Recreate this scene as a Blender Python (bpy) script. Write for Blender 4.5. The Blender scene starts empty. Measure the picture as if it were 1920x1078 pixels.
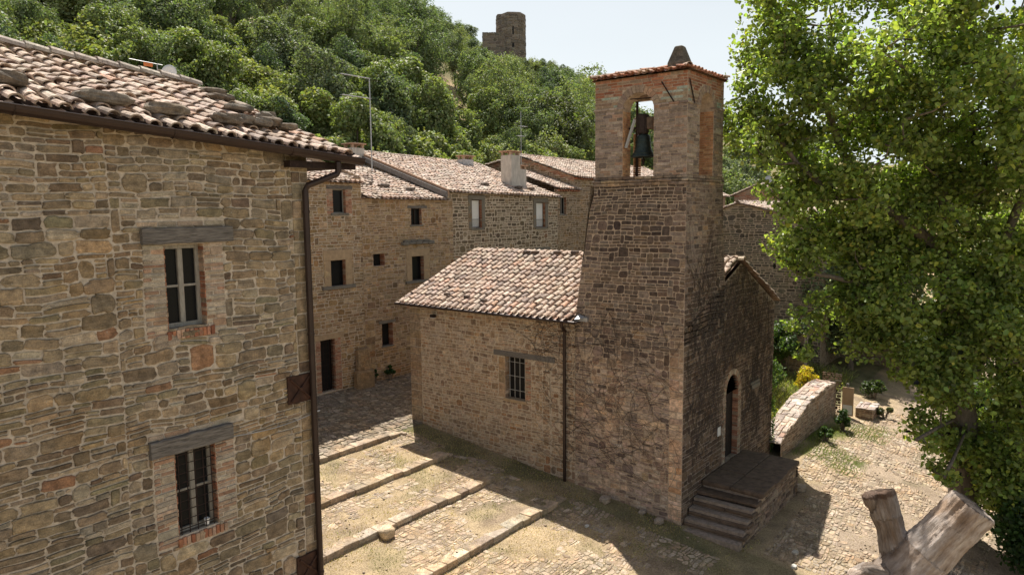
import bpy, math, random
import numpy as np
from mathutils import Vector, Matrix, noise as mnoise

R = random.Random(7)
NR = np.random.default_rng(11)
scene = bpy.context.scene
COL = scene.collection
PI = math.pi
CAM = (-18.39, -8.46, 9.0)

# ------------------------------------------------------------------ materials
def new_mat(name):
    m = bpy.data.materials.new(name); m.use_nodes = True
    nt = m.node_tree
    for n in list(nt.nodes): nt.nodes.remove(n)
    out = nt.nodes.new('ShaderNodeOutputMaterial')
    b = nt.nodes.new('ShaderNodeBsdfPrincipled')
    nt.links.new(b.outputs[0], out.inputs[0])
    return m, nt, b, out

def node(nt, t, **kw):
    n = nt.nodes.new(t)
    for k, v in kw.items(): setattr(n, k, v)
    return n

def tnoise(nt, scale, detail=6, rough=.6, vec=None, dim='3D'):
    n = node(nt, 'ShaderNodeTexNoise'); n.noise_dimensions = dim
    n.inputs['Scale'].default_value = scale; n.inputs['Detail'].default_value = detail
    n.inputs['Roughness'].default_value = rough
    if vec is None:
        g = node(nt, 'ShaderNodeNewGeometry'); vec = g.outputs['Position']
    nt.links.new(vec, n.inputs['Vector'])
    return n

def ramp(nt, src, stops):
    r = node(nt, 'ShaderNodeValToRGB')
    e = r.color_ramp.elements
    e[0].position, e[0].color = stops[0][0], (*stops[0][1], 1)
    e[1].position, e[1].color = stops[-1][0], (*stops[-1][1], 1)
    for p, c in stops[1:-1]:
        k = e.new(p); k.color = (*c, 1)
    nt.links.new(src, r.inputs[0])
    return r

def mixc(nt, a, b, fac, mode='MIX'):
    m = node(nt, 'ShaderNodeMix', data_type='RGBA', blend_type=mode)
    if isinstance(fac, (int, float)): m.inputs[0].default_value = fac
    else: nt.links.new(fac, m.inputs[0])
    for s, i in ((a, 6), (b, 7)):
        if isinstance(s, tuple): m.inputs[i].default_value = (*s, 1)
        else: nt.links.new(s, m.inputs[i])
    return m.outputs[2]

def bump(nt, b, src, dist, strength=1.0, prev=None):
    n = node(nt, 'ShaderNodeBump'); n.inputs['Distance'].default_value = dist
    n.inputs['Strength'].default_value = strength
    nt.links.new(src, n.inputs['Height'])
    if prev is not None: nt.links.new(prev, n.inputs['Normal'])
    nt.links.new(n.outputs[0], b.inputs['Normal'])
    return n.outputs[0]

def attr_mat(name, lo=.7, hi=1.3, scale=9., fine=60., lichen=None, lichen_scale=14., lth=.62, rough=.9, bd=.012, stretch=None, spec=.2, bands=False):
    """colour from the 'col' attribute, broken up by noise; optional lichen patches"""
    m, nt, b, out = new_mat(name)
    a = node(nt, 'ShaderNodeAttribute', attribute_name='col')
    g = node(nt, 'ShaderNodeNewGeometry'); v = g.outputs['Position']
    if stretch:
        mp = node(nt, 'ShaderNodeMapping'); mp.inputs['Scale'].default_value = stretch
        nt.links.new(v, mp.inputs['Vector']); v = mp.outputs[0]
    n1 = tnoise(nt, scale, 8, .65, v); n2 = tnoise(nt, fine, 4, .6, v)
    r1 = ramp(nt, n1.outputs[0], [(.3, (lo, lo, lo)), (.7, (hi, hi * .985, hi * .96))])
    r2 = ramp(nt, n2.outputs[0], [(.3, (.68, .68, .68)), (.7, (1.3, 1.3, 1.3))])
    c = mixc(nt, a.outputs['Color'], r1.outputs[0], 1., 'MULTIPLY')
    c = mixc(nt, c, r2.outputs[0], 1., 'MULTIPLY')
    if bands:
        mb_ = node(nt, 'ShaderNodeMapping'); mb_.inputs['Scale'].default_value = (1, 1, 7)
        nt.links.new(g.outputs['Position'], mb_.inputs['Vector'])
        n3 = tnoise(nt, 4.5, 8, .7, mb_.outputs[0]); r3 = ramp(nt, n3.outputs[0], [(.32, (.72, .68, .62)), (.5, (1, 1, 1)), (.66, (1.22, 1.16, 1.05))])
        c = mixc(nt, c, r3.outputs[0], 1., 'MULTIPLY')
        n4 = tnoise(nt, 1.1, 5, .6); r4 = ramp(nt, n4.outputs[0], [(.34, (1.06, .96, .84)), (.5, (1, 1, 1)), (.66, (.90, .93, .98))])
        c = mixc(nt, c, r4.outputs[0], 1., 'MULTIPLY')
    if lichen:
        for i, lc in enumerate(lichen):
            nl = tnoise(nt, lichen_scale * (1 + .7 * i), 7, .7, g.outputs['Position'])
            rl = ramp(nt, nl.outputs[0], [(lth, (0, 0, 0)), (lth + .08, (1, 1, 1))])
            c = mixc(nt, c, lc, rl.outputs[0])
    nt.links.new(c, b.inputs['Base Color'])
    b.inputs['Roughness'].default_value = rough
    b.inputs['Specular IOR Level'].default_value = spec
    p = bump(nt, b, n1.outputs[0], bd, .9); bump(nt, b, n2.outputs[0], bd * .35, .8, p)
    return m

def plain_mat(name, col, var=.25, scale=12., rough=.85, bd=.004, metal=0., spec=.3, stretch=None, col2=None):
    m, nt, b, out = new_mat(name)
    g = node(nt, 'ShaderNodeNewGeometry'); v = g.outputs['Position']
    if stretch:
        mp = node(nt, 'ShaderNodeMapping'); mp.inputs['Scale'].default_value = stretch
        nt.links.new(v, mp.inputs['Vector']); v = mp.outputs[0]
    n1 = tnoise(nt, scale, 8, .65, v)
    c2 = col2 or tuple(x * (1 + var) for x in col); c1 = tuple(x * (1 - var) for x in col)
    r = ramp(nt, n1.outputs[0], [(.32, c1), (.68, c2)])
    nt.links.new(r.outputs[0], b.inputs['Base Color'])
    b.inputs['Roughness'].default_value = rough; b.inputs['Metallic'].default_value = metal
    b.inputs['Specular IOR Level'].default_value = spec
    bump(nt, b, n1.outputs[0], bd, .8)
    return m

def leaf_mat(name, trans=.35, rough=.45):
    m, nt, b, out = new_mat(name)
    a = node(nt, 'ShaderNodeAttribute', attribute_name='col')
    nt.links.new(a.outputs['Color'], b.inputs['Base Color'])
    b.inputs['Roughness'].default_value = rough; b.inputs['Specular IOR Level'].default_value = .35
    t = node(nt, 'ShaderNodeBsdfTranslucent')
    tc = mixc(nt, a.outputs['Color'], (1.35, 1.5, .55), 1., 'MULTIPLY')
    nt.links.new(tc, t.inputs[0])
    mx = node(nt, 'ShaderNodeMixShader'); mx.inputs[0].default_value = trans
    nt.links.new(b.outputs[0], mx.inputs[1]); nt.links.new(t.outputs[0], mx.inputs[2])
    nt.links.new(mx.outputs[0], out.inputs[0])
    return m

M = {}
LIC = [(.44, .43, .38), (.10, .09, .075)]
M['stone'] = attr_mat('rubble stone', .55, 1.45, 8., 60., LIC, 13., .65, .92, .022, bands=True)
M['stone_far'] = attr_mat('far stone', .68, 1.32, 5., 30., None, 11., .66, .95, .02, bands=True)
M['brick'] = attr_mat('old brick', .65, 1.3, 10., 70., LIC, 16., .66, .9, .008)
M['tile'] = attr_mat('clay tile', .6, 1.35, 9., 55., [(.50, .44, .38), (.12, .095, .08)], 7., .57, .9, .008)
M['mortar'] = plain_mat('pale mortar', (.50, .415, .32), .25, 16., .95, .012)
M['mortar_left'] = plain_mat('grey lime mortar', (.50, .43, .345), .34, 14., .95, .014)
M['mortar_dark'] = plain_mat('weathered mortar', (.30, .24, .195), .35, 9., .95, .012)
M['mortar_mid'] = plain_mat('warm mortar', (.44, .345, .26), .3, 9., .95, .012)
M['wood'] = plain_mat('weathered timber', (.16, .145, .13), .62, 5., .85, .02, stretch=(1.0, 13, 13))
M['wood_grey'] = plain_mat('grey painted wood', (.30, .28, .24), .25, 6., .7, .004, stretch=(8, 8, 1.5))
M['bark'] = plain_mat('bark', (.16, .13, .10), .45, 7., .95, .03, stretch=(2, 2, .5))
M['metal_brown'] = plain_mat('brown painted metal', (.034, .019, .015), .2, 5., .42, .001, metal=.3, spec=.5)
M['iron'] = plain_mat('rusty iron', (.035, .022, .018), .5, 18., .75, .003, metal=.3)
M['rust'] = plain_mat('rust plate', (.055, .026, .017), .5, 9., .7, .004, metal=.2)
M['bell'] = plain_mat('verdigris bronze', (.04, .055, .05), .4, 12., .5, .003, metal=.6)
M['sand'] = plain_mat('dressed sandstone', (.40, .29, .18), .18, 6., .9, .006)
M['grey_stone'] = plain_mat('grey dressed stone', (.185, .165, .135), .2, 7., .9, .006)
M['plaster'] = plain_mat('stained plaster', (.50, .46, .41), .22, 3.5, .9, .006, stretch=(2, 2, .6))
M['white'] = plain_mat('white cloth', (.75, .75, .74), .06, 5., .8, .001)
M['galv'] = plain_mat('galvanised metal', (.42, .43, .44), .15, 6., .45, .001, metal=.5)
M['dark_slab'] = plain_mat('dark slate slab', (.125, .088, .063), .4, 5., .8, .006)
M['orange'] = plain_mat('orange plastic', (.65, .20, .06), .1, 5., .5, .001)
M['leaf'] = leaf_mat('leaf', .45, .42)
M['leaf_far'] = leaf_mat('leaf far', .30, .6)
M['grass'] = leaf_mat('grass blade', .3, .7)
M['vine'] = plain_mat('vine stem', (.085, .066, .054), .3, 12., .9, .002)

def glass_mat():
    m, nt, b, out = new_mat('dark window glass')
    b.inputs['Base Color'].default_value = (.012, .013, .014, 1)
    b.inputs['Roughness'].default_value = .2; b.inputs['Specular IOR Level'].default_value = .12
    return m
M['glass'] = glass_mat()
def dark_mat():
    m, nt, b, out = new_mat('dark interior')
    b.inputs['Base Color'].default_value = (.01, .009, .008, 1); b.inputs['Roughness'].default_value = .9
    return m
M['dark'] = dark_mat()

def deadwood_mat():
    m, nt, b, out = new_mat('bleached dead wood')
    tc = node(nt, 'ShaderNodeAttribute', attribute_name='uvw')
    mp = node(nt, 'ShaderNodeMapping'); mp.inputs['Scale'].default_value = (2.6, 2.6, .8)
    nt.links.new(tc.outputs['Vector'], mp.inputs['Vector'])
    n1 = tnoise(nt, 2.6, 10, .68, mp.outputs[0]); n2 = tnoise(nt, 1.3, 5, .6, tc.outputs['Vector'])
    a = node(nt, 'ShaderNodeAttribute', attribute_name='col')
    r = ramp(nt, n1.outputs[0], [(.27, (.2, .15, .12)), (.40, (.62, .56, .5)), (.58, (1.0, .95, .9)), (.8, (1.3, 1.27, 1.22))])
    r2 = ramp(nt, n2.outputs[0], [(.35, (.62, .5, .4)), (.6, (1.05, 1.05, 1.08))])
    c = mixc(nt, a.outputs['Color'], r.outputs[0], 1., 'MULTIPLY'); c = mixc(nt, c, r2.outputs[0], 1., 'MULTIPLY')
    nt.links.new(c, b.inputs['Base Color']); b.inputs['Roughness'].default_value = .85
    bump(nt, b, n1.outputs[0], .05, 1.)
    return m
M['dead'] = deadwood_mat()

def ground_mat():
    m, nt, b, out = new_mat('dusty ground')
    a = node(nt, 'ShaderNodeAttribute', attribute_name='col')
    n1 = tnoise(nt, 1.3, 10, .72); n2 = tnoise(nt, 22, 8, .7); n3 = tnoise(nt, 90, 3, .6)
    r1 = ramp(nt, n1.outputs[0], [(.3, (.66, .64, .60)), (.5, (.95, .95, .95)), (.7, (1.25, 1.22, 1.18))])
    r2 = ramp(nt, n2.outputs[0], [(.32, (.55, .5, .45)), (.5, (1, 1, 1)), (.68, (1.35, 1.35, 1.3))])
    c = mixc(nt, a.outputs['Color'], r1.outputs[0], 1., 'MULTIPLY'); c = mixc(nt, c, r2.outputs[0], 1., 'MULTIPLY')
    nt.links.new(c, b.inputs['Base Color']); b.inputs['Roughness'].default_value = .97
    b.inputs['Specular IOR Level'].default_value = .1
    p = bump(nt, b, n2.outputs[0], .04, 1.); bump(nt, b, n3.outputs[0], .012, .8, p)
    return m
M['ground'] = ground_mat()

def coursed_mat():
    """stonework for wall faces the camera hardly sees: procedural blocks"""
    m, nt, b, out = new_mat('coursed stonework')
    g = node(nt, 'ShaderNodeNewGeometry')
    mp = node(nt, 'ShaderNodeMapping'); mp.inputs['Scale'].default_value = (3.2, 3.2, 7)
    nt.links.new(g.outputs['Position'], mp.inputs['Vector'])
    vo = node(nt, 'ShaderNodeTexVoronoi', feature='DISTANCE_TO_EDGE'); nt.links.new(mp.outputs[0], vo.inputs['Vector']); vo.inputs['Scale'].default_value = 1
    vc = node(nt, 'ShaderNodeTexVoronoi', feature='F1'); nt.links.new(mp.outputs[0], vc.inputs['Vector']); vc.inputs['Scale'].default_value = 1
    rc = ramp(nt, vc.outputs['Color'], [(.0, (.17, .12, .075)), (.5, (.25, .18, .12)), (1., (.33, .26, .18))])
    rm = ramp(nt, vo.outputs[0], [(.03, (0, 0, 0)), (.09, (1, 1, 1))])
    c = mixc(nt, (.36, .30, .23), rc.outputs[0], rm.outputs[0])
    nt.links.new(c, b.inputs['Base Color']); b.inputs['Roughness'].default_value = .95
    bump(nt, b, rm.outputs[0], .02, .8)
    return m
M['coursed'] = coursed_mat()

# ------------------------------------------------------------------ mesh builder
class MB:
    def __init__(s): s.v = []; s.f = []; s.c = []; s.m = []
    def face(s, idx, col=(.5, .5, .5), mat=0): s.f.append(idx); s.c.append(col); s.m.append(mat)
    def quad(s, a, b, c, d, col=(.5, .5, .5), mat=0):
        n = len(s.v); s.v += [tuple(a), tuple(b), tuple(c), tuple(d)]; s.face((n, n+1, n+2, n+3), col, mat)
    def box(s, lo, hi, col=(.5, .5, .5), mat=0, mf=None, bev=0., jit=0.):
        """box in a mapped frame mf(u,v,d); chamfered when bev>0"""
        mf = mf or (lambda x, y, z: (x, y, z))
        x0, y0, z0 = lo; x1, y1, z1 = hi
        if bev <= 0:
            P = [(x, y, z) for z in (z0, z1) for y in (y0, y1) for x in (x0, x1)]
            n = len(s.v); s.v += [tuple(mf(p[0] + R.uniform(-jit, jit), p[1] + R.uniform(-jit, jit), p[2] + R.uniform(-jit, jit))) for p in P]
            for q in ((0, 2, 3, 1), (4, 5, 7, 6), (0, 1, 5, 4), (2, 6, 7, 3), (0, 4, 6, 2), (1, 3, 7, 5)):
                s.face(tuple(n + i for i in q), col, mat)
            return
        bm = Vector
        b = min(bev, (x1-x0)*.45, (y1-y0)*.45, (z1-z0)*.45)
        idx = {}
        n0 = len(s.v)
        for ix, X in ((0, x0), (1, x1)):
            for iy, Y in ((0, y0), (1, y1)):
                for iz, Z in ((0, z0), (1, z1)):
                    j = [R.uniform(-jit, jit) for _ in range(3)]
                    for ax in range(3):
                        p = [X + (b if ix == 0 else -b), Y + (b if iy == 0 else -b), Z + (b if iz == 0 else -b)]
                        p[ax] = (X, Y, Z)[ax]
                        idx[(ix, iy, iz, ax)] = len(s.v); s.v.append(tuple(mf(p[0]+j[0], p[1]+j[1], p[2]+j[2])))
        for ax in range(3):
            o = [a for a in range(3) if a != ax]
            for side in (0, 1):
                ks = []
                for a, c in ((0, 0), (1, 0), (1, 1), (0, 1)):
                    k = [0, 0, 0]; k[ax] = side; k[o[0]] = a; k[o[1]] = c; ks.append(idx[(*k, ax)])
                s.face(tuple(ks), col, mat)
        for ax in range(3):
            o = [a for a in range(3) if a != ax]
            for a in (0, 1):
                for c in (0, 1):
                    k0 = [0, 0, 0]; k1 = [0, 0, 0]; k0[o[0]] = k1[o[0]] = a; k0[o[1]] = k1[o[1]] = c; k1[ax] = 1
                    s.face((idx[(*k0, o[0])], idx[(*k1, o[0])], idx[(*k1, o[1])], idx[(*k0, o[1])]), col, mat)
        for ix in (0, 1):
            for iy in (0, 1):
                for iz in (0, 1): s.face(tuple(idx[(ix, iy, iz, a)] for a in range(3)), col, mat)
    def tube(s, pts, rad, n=8, col=(.5, .5, .5), mat=0, cap=True, ellip=None):
        pts = [Vector(p) for p in pts]
        rs = rad if isinstance(rad, (list, tuple)) else [rad] * len(pts)
        base = len(s.v); up = None
        for i, p in enumerate(pts):
            t = (pts[min(i+1, len(pts)-1)] - pts[max(i-1, 0)]).normalized()
            if up is None:
                up = Vector((0, 0, 1)) if abs(t.z) < .9 else Vector((1, 0, 0))
            a = t.cross(up).normalized(); bb = a.cross(t).normalized(); up = bb
            for k in range(n):
                an = 2 * PI * k / n
                s.v.append(tuple(p + (a * math.cos(an) + bb * math.sin(an)) * rs[i]))
        for i in range(len(pts) - 1):
            for k in range(n):
                k2 = (k+1) % n
                s.face((base + i*n + k, base + i*n + k2, base + (i+1)*n + k2, base + (i+1)*n + k), col, mat)
        if cap:
            s.face(tuple(base + k for k in range(n))[::-1], col, mat)
            s.face(tuple(base + (len(pts)-1)*n + k for k in range(n)), col, mat)
    def lathe(s, c, prof, n=24, col=(.5, .5, .5), mat=0):
        base = len(s.v)
        for r, z in prof:
            for k in range(n):
                a = 2*PI*k/n; s.v.append((c[0] + r*math.cos(a), c[1] + r*math.sin(a), c[2] + z))
        for i in range(len(prof)-1):
            for k in range(n):
                k2 = (k+1) % n; s.face((base+i*n+k, base+i*n+k2, base+(i+1)*n+k2, base+(i+1)*n+k), col, mat)
    def build(s, name, mats, parent=None, smooth=False, origin=None):
        me = bpy.data.meshes.new(name)
        v = s.v
        loc = Vector((0, 0, 0))
        if origin is not None:
            loc = Vector(origin); v = [(a[0]-loc.x, a[1]-loc.y, a[2]-loc.z) for a in v]
        me.from_pydata(v, [], s.f)
        for m in (mats if isinstance(mats, list) else [mats]): me.materials.append(m)
        me.polygons.foreach_set('material_index', s.m)
        at = me.attributes.new('col', 'FLOAT_COLOR', 'FACE')
        at.data.foreach_set('color', np.array([(*c, 1) for c in s.c], dtype=np.float32).ravel())
        if smooth: me.polygons.foreach_set('use_smooth', [True] * len(s.f))
        me.update()
        o = bpy.data.objects.new(name, me); COL.objects.link(o); o.location = loc
        if parent is not None:
            o.parent = parent; o.matrix_parent_inverse = Matrix.Identity(4)
            if origin is None: o.location = -abs_loc(parent)
            else: o.location = loc - abs_loc(parent)
        return o

def abs_loc(o):
    l = Vector(o.location); p = o.parent
    while p: l += Vector(p.location); p = p.parent
    return l

def tag(o, label=None, cat=None, group=None, kind=None):
    if label: o['label'] = label
    if cat: o['category'] = cat
    if group: o['group'] = group
    if kind: o['kind'] = kind
    return o

def thing(name, loc, label, cat, group=None):
    o = bpy.data.objects.new(name, None); COL.objects.link(o); o.location = loc
    o.empty_display_size = .3
    return tag(o, label, cat, group)

def np_mesh(name, verts, faces, cols, mat, parent=None, k=4, smooth=False):
    """verts (N,3), faces (M,k) uniform, cols (M,3) per face"""
    me = bpy.data.meshes.new(name); nf = len(faces)
    me.vertices.add(len(verts)); me.vertices.foreach_set('co', np.asarray(verts, np.float32).ravel())
    me.loops.add(nf*k); me.loops.foreach_set('vertex_index', np.asarray(faces, np.int32).ravel())
    me.polygons.add(nf); me.polygons.foreach_set('loop_start', np.arange(nf, dtype=np.int32)*k)
    me.update(calc_edges=True)
    me.materials.append(mat)
    at = me.attributes.new('col', 'FLOAT_COLOR', 'FACE')
    at.data.foreach_set('color', np.hstack([cols, np.ones((nf, 1))]).astype(np.float32).ravel())
    if smooth: me.polygons.foreach_set('use_smooth', [True]*nf)
    me.validate()
    o = bpy.data.objects.new(name, me); COL.objects.link(o)
    if parent is not None: o.parent = parent
    return o

def nz(x, y, z=0.): return mnoise.noise(Vector((x, y, z)))
def sstep(a, b, x): 
    t = min(1, max(0, (x-a)/(b-a))); return t*t*(3-2*t)

# ------------------------------------------------------------------ stonework
def layout(u0, u1, v0, v1, st, rng):
    rects = []; v = v0; h = rng.uniform(*st['h']); blocked = []
    wmin, wmax = st['w']; k = 0
    while v < v1 - .02:
        hn = rng.uniform(*st['h'])
        if v + h > v1 - .04: h = v1 - v
        nb = []; u = u0; k += 1
        first = True
        while u < u1 - .01:
            hit = [b for b in blocked if b[0] - 1e-6 <= u < b[1] - 1e-6]
            if hit: u = hit[0][1]; continue
            nxt = min([b[0] for b in blocked if b[0] > u] + [u1])
            w = max(rng.uniform(wmin, wmax) * (.6 + .75 * h / st['h'][1]), h*.9)
            if first: w *= .4 + .6 * ((k % 2)); first = False
            if u + w > nxt - wmin*.6: w = nxt - u
            q = rng.random()
            if q < st.get('tall', .1) and w < wmax*1.1 and v + h + hn < v1:
                rects.append((u, u+w, v, v+h+hn)); nb.append((u, u+w))
            elif q < st.get('tall', .1) + st.get('split', .12) and h > .1:
                s = v + h*rng.uniform(.4, .6)
                rects.append((u, u+w, v, s)); rects.append((u, u+w, s, v+h))
            else: rects.append((u, u+w, v, v+h))
            u += w
        blocked = nb; v += h; h = hn
    return rects

def cut(rects, holes, minw=.05):
    for (a, b, c, d) in holes:
        out = []
        for r in rects:
            if r[0] >= b or r[1] <= a or r[2] >= d or r[3] <= c: out.append(r); continue
            cand = [(r[0], min(a, r[1]), r[2], r[3]), (max(b, r[0]), r[1], r[2], r[3]), (r[0], r[1], r[2], c), (r[0], r[1], d, r[3])]
            cand = [q for q in cand if q[1]-q[0] > minw and q[3]-q[2] > minw*.7]
            if cand: out.append(max(cand, key=lambda q: (q[1]-q[0])*(q[3]-q[2])))
        rects = out
    return rects

def pick(pal, rng, jit=.12):
    tot = sum(p[1] for p in pal); x = rng.random()*tot
    for c, w in pal:
        x -= w
        if x <= 0: break
    g = 1 + rng.uniform(-jit, jit)*1.6
    return tuple(max(.01, k*g*(1+rng.uniform(-jit, jit)*.2)) for k in c)

def emit_stones(mb, mf, rects, st, rng, inside=None, mat=0, warp=.03, colf=None, seed=0.):
    gap = st.get('gap', .014); t0 = st.get('t', .025); rnd = st.get('round', .35); jit = st.get('jit', .012)
    for (a, b, c, d) in rects:
        cu, cv = (a+b)/2, (c+d)/2
        if inside and not inside(cu, cv): continue
        hw, hh = (b-a)/2 - gap*rng.uniform(.7, 1.3), (d-c)/2 - gap*rng.uniform(.7, 1.3)
        if hw < .012 or hh < .008: continue
        t = t0*rng.uniform(.3, 1.7)
        col = pick(st['pal'], rng, st.get('cj', .12))
        if colf: col = colf(cu, cv, col)
        n = 10 if hw > hh*1.2 else 8
        cr = min(hw, hh)*rnd*rng.uniform(.5, 1.5)
        cr = min(cr, hw*.9, hh*.9)
        pts = []
        for sx, sy in ((1, 1), (-1, 1), (-1, -1), (1, -1)):
            k = cr*rng.uniform(.4, 1.5); k2 = cr*rng.uniform(.4, 1.5)
            k = min(k, hw*.95); k2 = min(k2, hh*.95)
            if sx*sy > 0: pts += [(sx*hw, sy*(hh-k2)), (sx*(hw-k), sy*hh)]
            else: pts += [(sx*(hw-k), sy*hh), (sx*hw, sy*(hh-k2))]
        if n == 10:
            pts.insert(2, (rng.uniform(-.3, .3)*hw, hh*rng.uniform(.92, 1.06)))
            pts.insert(7, (rng.uniform(-.3, .3)*hw, -hh*rng.uniform(.92, 1.06)))
        if st.get('chaikin'):
            q_ = []
            for i_ in range(len(pts)):
                a_, b_ = pts[i_], pts[(i_+1) % len(pts)]
                q_ += [(a_[0]*.8+b_[0]*.2, a_[1]*.8+b_[1]*.2), (a_[0]*.2+b_[0]*.8, a_[1]*.2+b_[1]*.8)]
            pts = q_
        skx = rng.uniform(-.1, .1)*hh/hw*st.get('skew', 1.)
        pts = [(x + rng.uniform(-jit, jit)*min(1, hw*8), y + rng.uniform(-jit, jit)*min(1, hh*8) + skx*x) for x, y in pts]
        tx, ty = rng.uniform(-.25, .25)*t, rng.uniform(-.25, .25)*t
        base = len(mb.v); m_ = len(pts)
        for sc_, dd in ((1., -.012), (.985, t*.55), (.87, t)):
            for x, y in pts:
                uu, vv = cu + x*sc_, cv + y*sc_
                if warp:
                    vv += warp*nz(uu*.9 + seed, vv*.9, 3.1) + warp*.5*nz(uu*2.7, vv*2.7 + seed, 7.7)
                    uu += warp*.6*nz(uu*1.3, vv*1.3 + seed, 5.5)
                dz = dd + (tx*x/hw + ty*y/hh if dd > 0 else 0)
                mb.v.append(tuple(mf(uu, vv, dz)))
        for r_ in range(2):
            for i in range(m_):
                j = (i+1) % m_
                mb.face((base+r_*m_+i, base+r_*m_+j, base+(r_+1)*m_+j, base+(r_+1)*m_+i), col, mat)
        mb.face(tuple(base+2*m_+i for i in range(m_)), col, mat)

def wall_sheet(mb, mf, u0, u1, v0, v1, holes, mat, inside=None, top=None, nstep=1, depth=.25, reveal_mat=None, d0=0., vlev=()):
    """flat mortar sheet with rectangular holes and their reveals"""
    us = sorted({u0, u1, *[h[0] for h in holes], *[h[1] for h in holes]}); us = [u for u in us if u0-1e-6 <= u <= u1+1e-6]
    vs = sorted({v0, v1, *vlev, *[h[2] for h in holes], *[h[3] for h in holes]}); vs = [v for v in vs if v0-1e-6 <= v <= v1+1e-6]
    for i in range(len(us)-1):
        for j in range(len(vs)-1):
            a, b, c, d = us[i], us[i+1], vs[j], vs[j+1]
            cu, cv = (a+b)/2, (c+d)/2
            if any(h[0] < cu < h[1] and h[2] < cv < h[3] for h in holes): continue
            mb.quad(mf(a, c, d0), mf(b, c, d0), mf(b, d, d0), mf(a, d, d0), (.4, .35, .3), mat)
    for (a, b, c, d) in holes:
        rm = mat if reveal_mat is None else reveal_mat
        for p, q in (((a, c), (a, d)), ((b, c), (b, d)), ((a, c), (b, c)), ((a, d), (b, d))):
            mb.quad(mf(p[0], p[1], d0), mf(q[0], q[1], d0), mf(q[0], q[1], -depth), mf(p[0], p[1], -depth), (.36, .22, .15), rm)

# palettes (linear base colours)
P_LEFT = [((.285, .225, .15), 5), ((.23, .18, .125), 4), ((.33, .265, .185), 4), ((.26, .215, .16), 3), ((.17, .13, .095), 1.6), ((.28, .165, .105), .5), ((.36, .305, .235), 1.8), ((.235, .20, .13), 1.2)]
P_NAVE = [((.40, .30, .215), 5), ((.34, .25, .18), 4), ((.46, .36, .265), 3), ((.28, .20, .145), 2), ((.44, .355, .28), 2), ((.36, .22, .13), .5)]
P_TOW = [((.245, .19, .15), 5), ((.195, .15, .12), 4), ((.30, .24, .19), 3), ((.14, .108, .09), 2), ((.29, .245, .20), 2), ((.33, .25, .175), 1)]
P_AB = [((.36, .255, .15), 5), ((.30, .21, .12), 4), ((.41, .31, .20), 3), ((.25, .175, .11), 2), ((.33, .20, .115), 1)]
P_C = [((.21, .165, .115), 5), ((.17, .13, .09), 4), ((.26, .205, .145), 3), ((.14, .11, .08), 2), ((.24, .15, .10), .6)]
P_D = [((.24, .17, .10), 5), ((.19, .14, .09), 4), ((.28, .21, .14), 3)]
P_BRICK = [((.36, .165, .095), 4), ((.42, .22, .14), 3), ((.30, .13, .08), 3), ((.40, .28, .20), 3), ((.33, .24, .17), 2)]
P_BRICKP = [((.39, .26, .185), 3), ((.43, .33, .25), 4), ((.34, .21, .145), 2), ((.42, .36, .285), 4), ((.34, .28, .215), 3)]
P_BELF = [((.35, .28, .23), 4), ((.29, .23, .19), 3), ((.41, .33, .275), 3), ((.22, .175, .15), 1.6), ((.37, .25, .18), .9)]
P_TILE = [((.49, .375, .30), 6), ((.51, .41, .335), 6), ((.46, .34, .265), 4), ((.53, .435, .36), 3), ((.40, .32, .27), 2.4), ((.49, .32, .235), 1.2), ((.29, .23, .195), 1.2)]
P_TILEP = [((.56, .455, .38), 5), ((.60, .505, .43), 5), ((.51, .38, .30), 3), ((.45, .35, .285), 2), ((.55, .40, .31), 1.5), ((.30, .24, .20), 1)]
P_COB = [((.37, .30, .225), 5), ((.32, .255, .19), 4), ((.42, .35, .275), 3), ((.27, .21, .155), 2), ((.39, .30, .22), 2)]
S_LEFT = dict(h=(.065, .20), w=(.12, .42), gap=.0105, t=.022, round=.38, jit=.017, chaikin=1, pal=P_LEFT, tall=.05, split=.26, cj=.14)
S_NAVE = dict(h=(.07, .16), w=(.12, .34), gap=.0135, t=.009, round=.5, jit=.009, pal=P_NAVE, tall=.10, split=.12, cj=.1)
S_TOW = dict(h=(.07, .17), w=(.12, .38), gap=.012, t=.012, round=.4, jit=.01, pal=P_TOW, tall=.10, split=.12, cj=.14)
S_AB = dict(h=(.08, .17), w=(.14, .40), gap=.014, t=.010, round=.4, jit=.012, pal=P_AB, tall=.1, split=.15, cj=.14)
S_C = dict(h=(.09, .20), w=(.15, .40), gap=.023, t=.010, round=.6, jit=.015, pal=P_C, tall=.12, split=.14, cj=.12)
S_D = dict(h=(.09, .17), w=(.14, .36), gap=.014, t=.010, round=.5, jit=.012, pal=P_D, tall=.1, split=.12)
S_BRICK = dict(h=(.055, .062), w=(.2, .29), gap=.006, t=.010, round=.2, jit=.004, pal=P_BRICK, tall=0, split=0, skew=.2)
S_BRICKP = dict(h=(.05, .07), w=(.13, .30), gap=.007, t=.014, round=.3, jit=.007, pal=P_BRICKP, tall=.05, split=0, skew=.4)
S_BELF = dict(h=(.06, .10), w=(.16, .34), gap=.006, t=.012, round=.25, jit=.006, pal=P_BELF, tall=.06, split=.02, skew=.3)
S_QUOIN = dict(h=(.24, .34), w=(.30, .62), gap=.009, t=.02, round=.1, jit=.006, pal=[((.31, .235, .165), 3), ((.27, .20, .14), 2), ((.34, .25, .165), 2)], tall=0, split=0, skew=.2)

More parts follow.
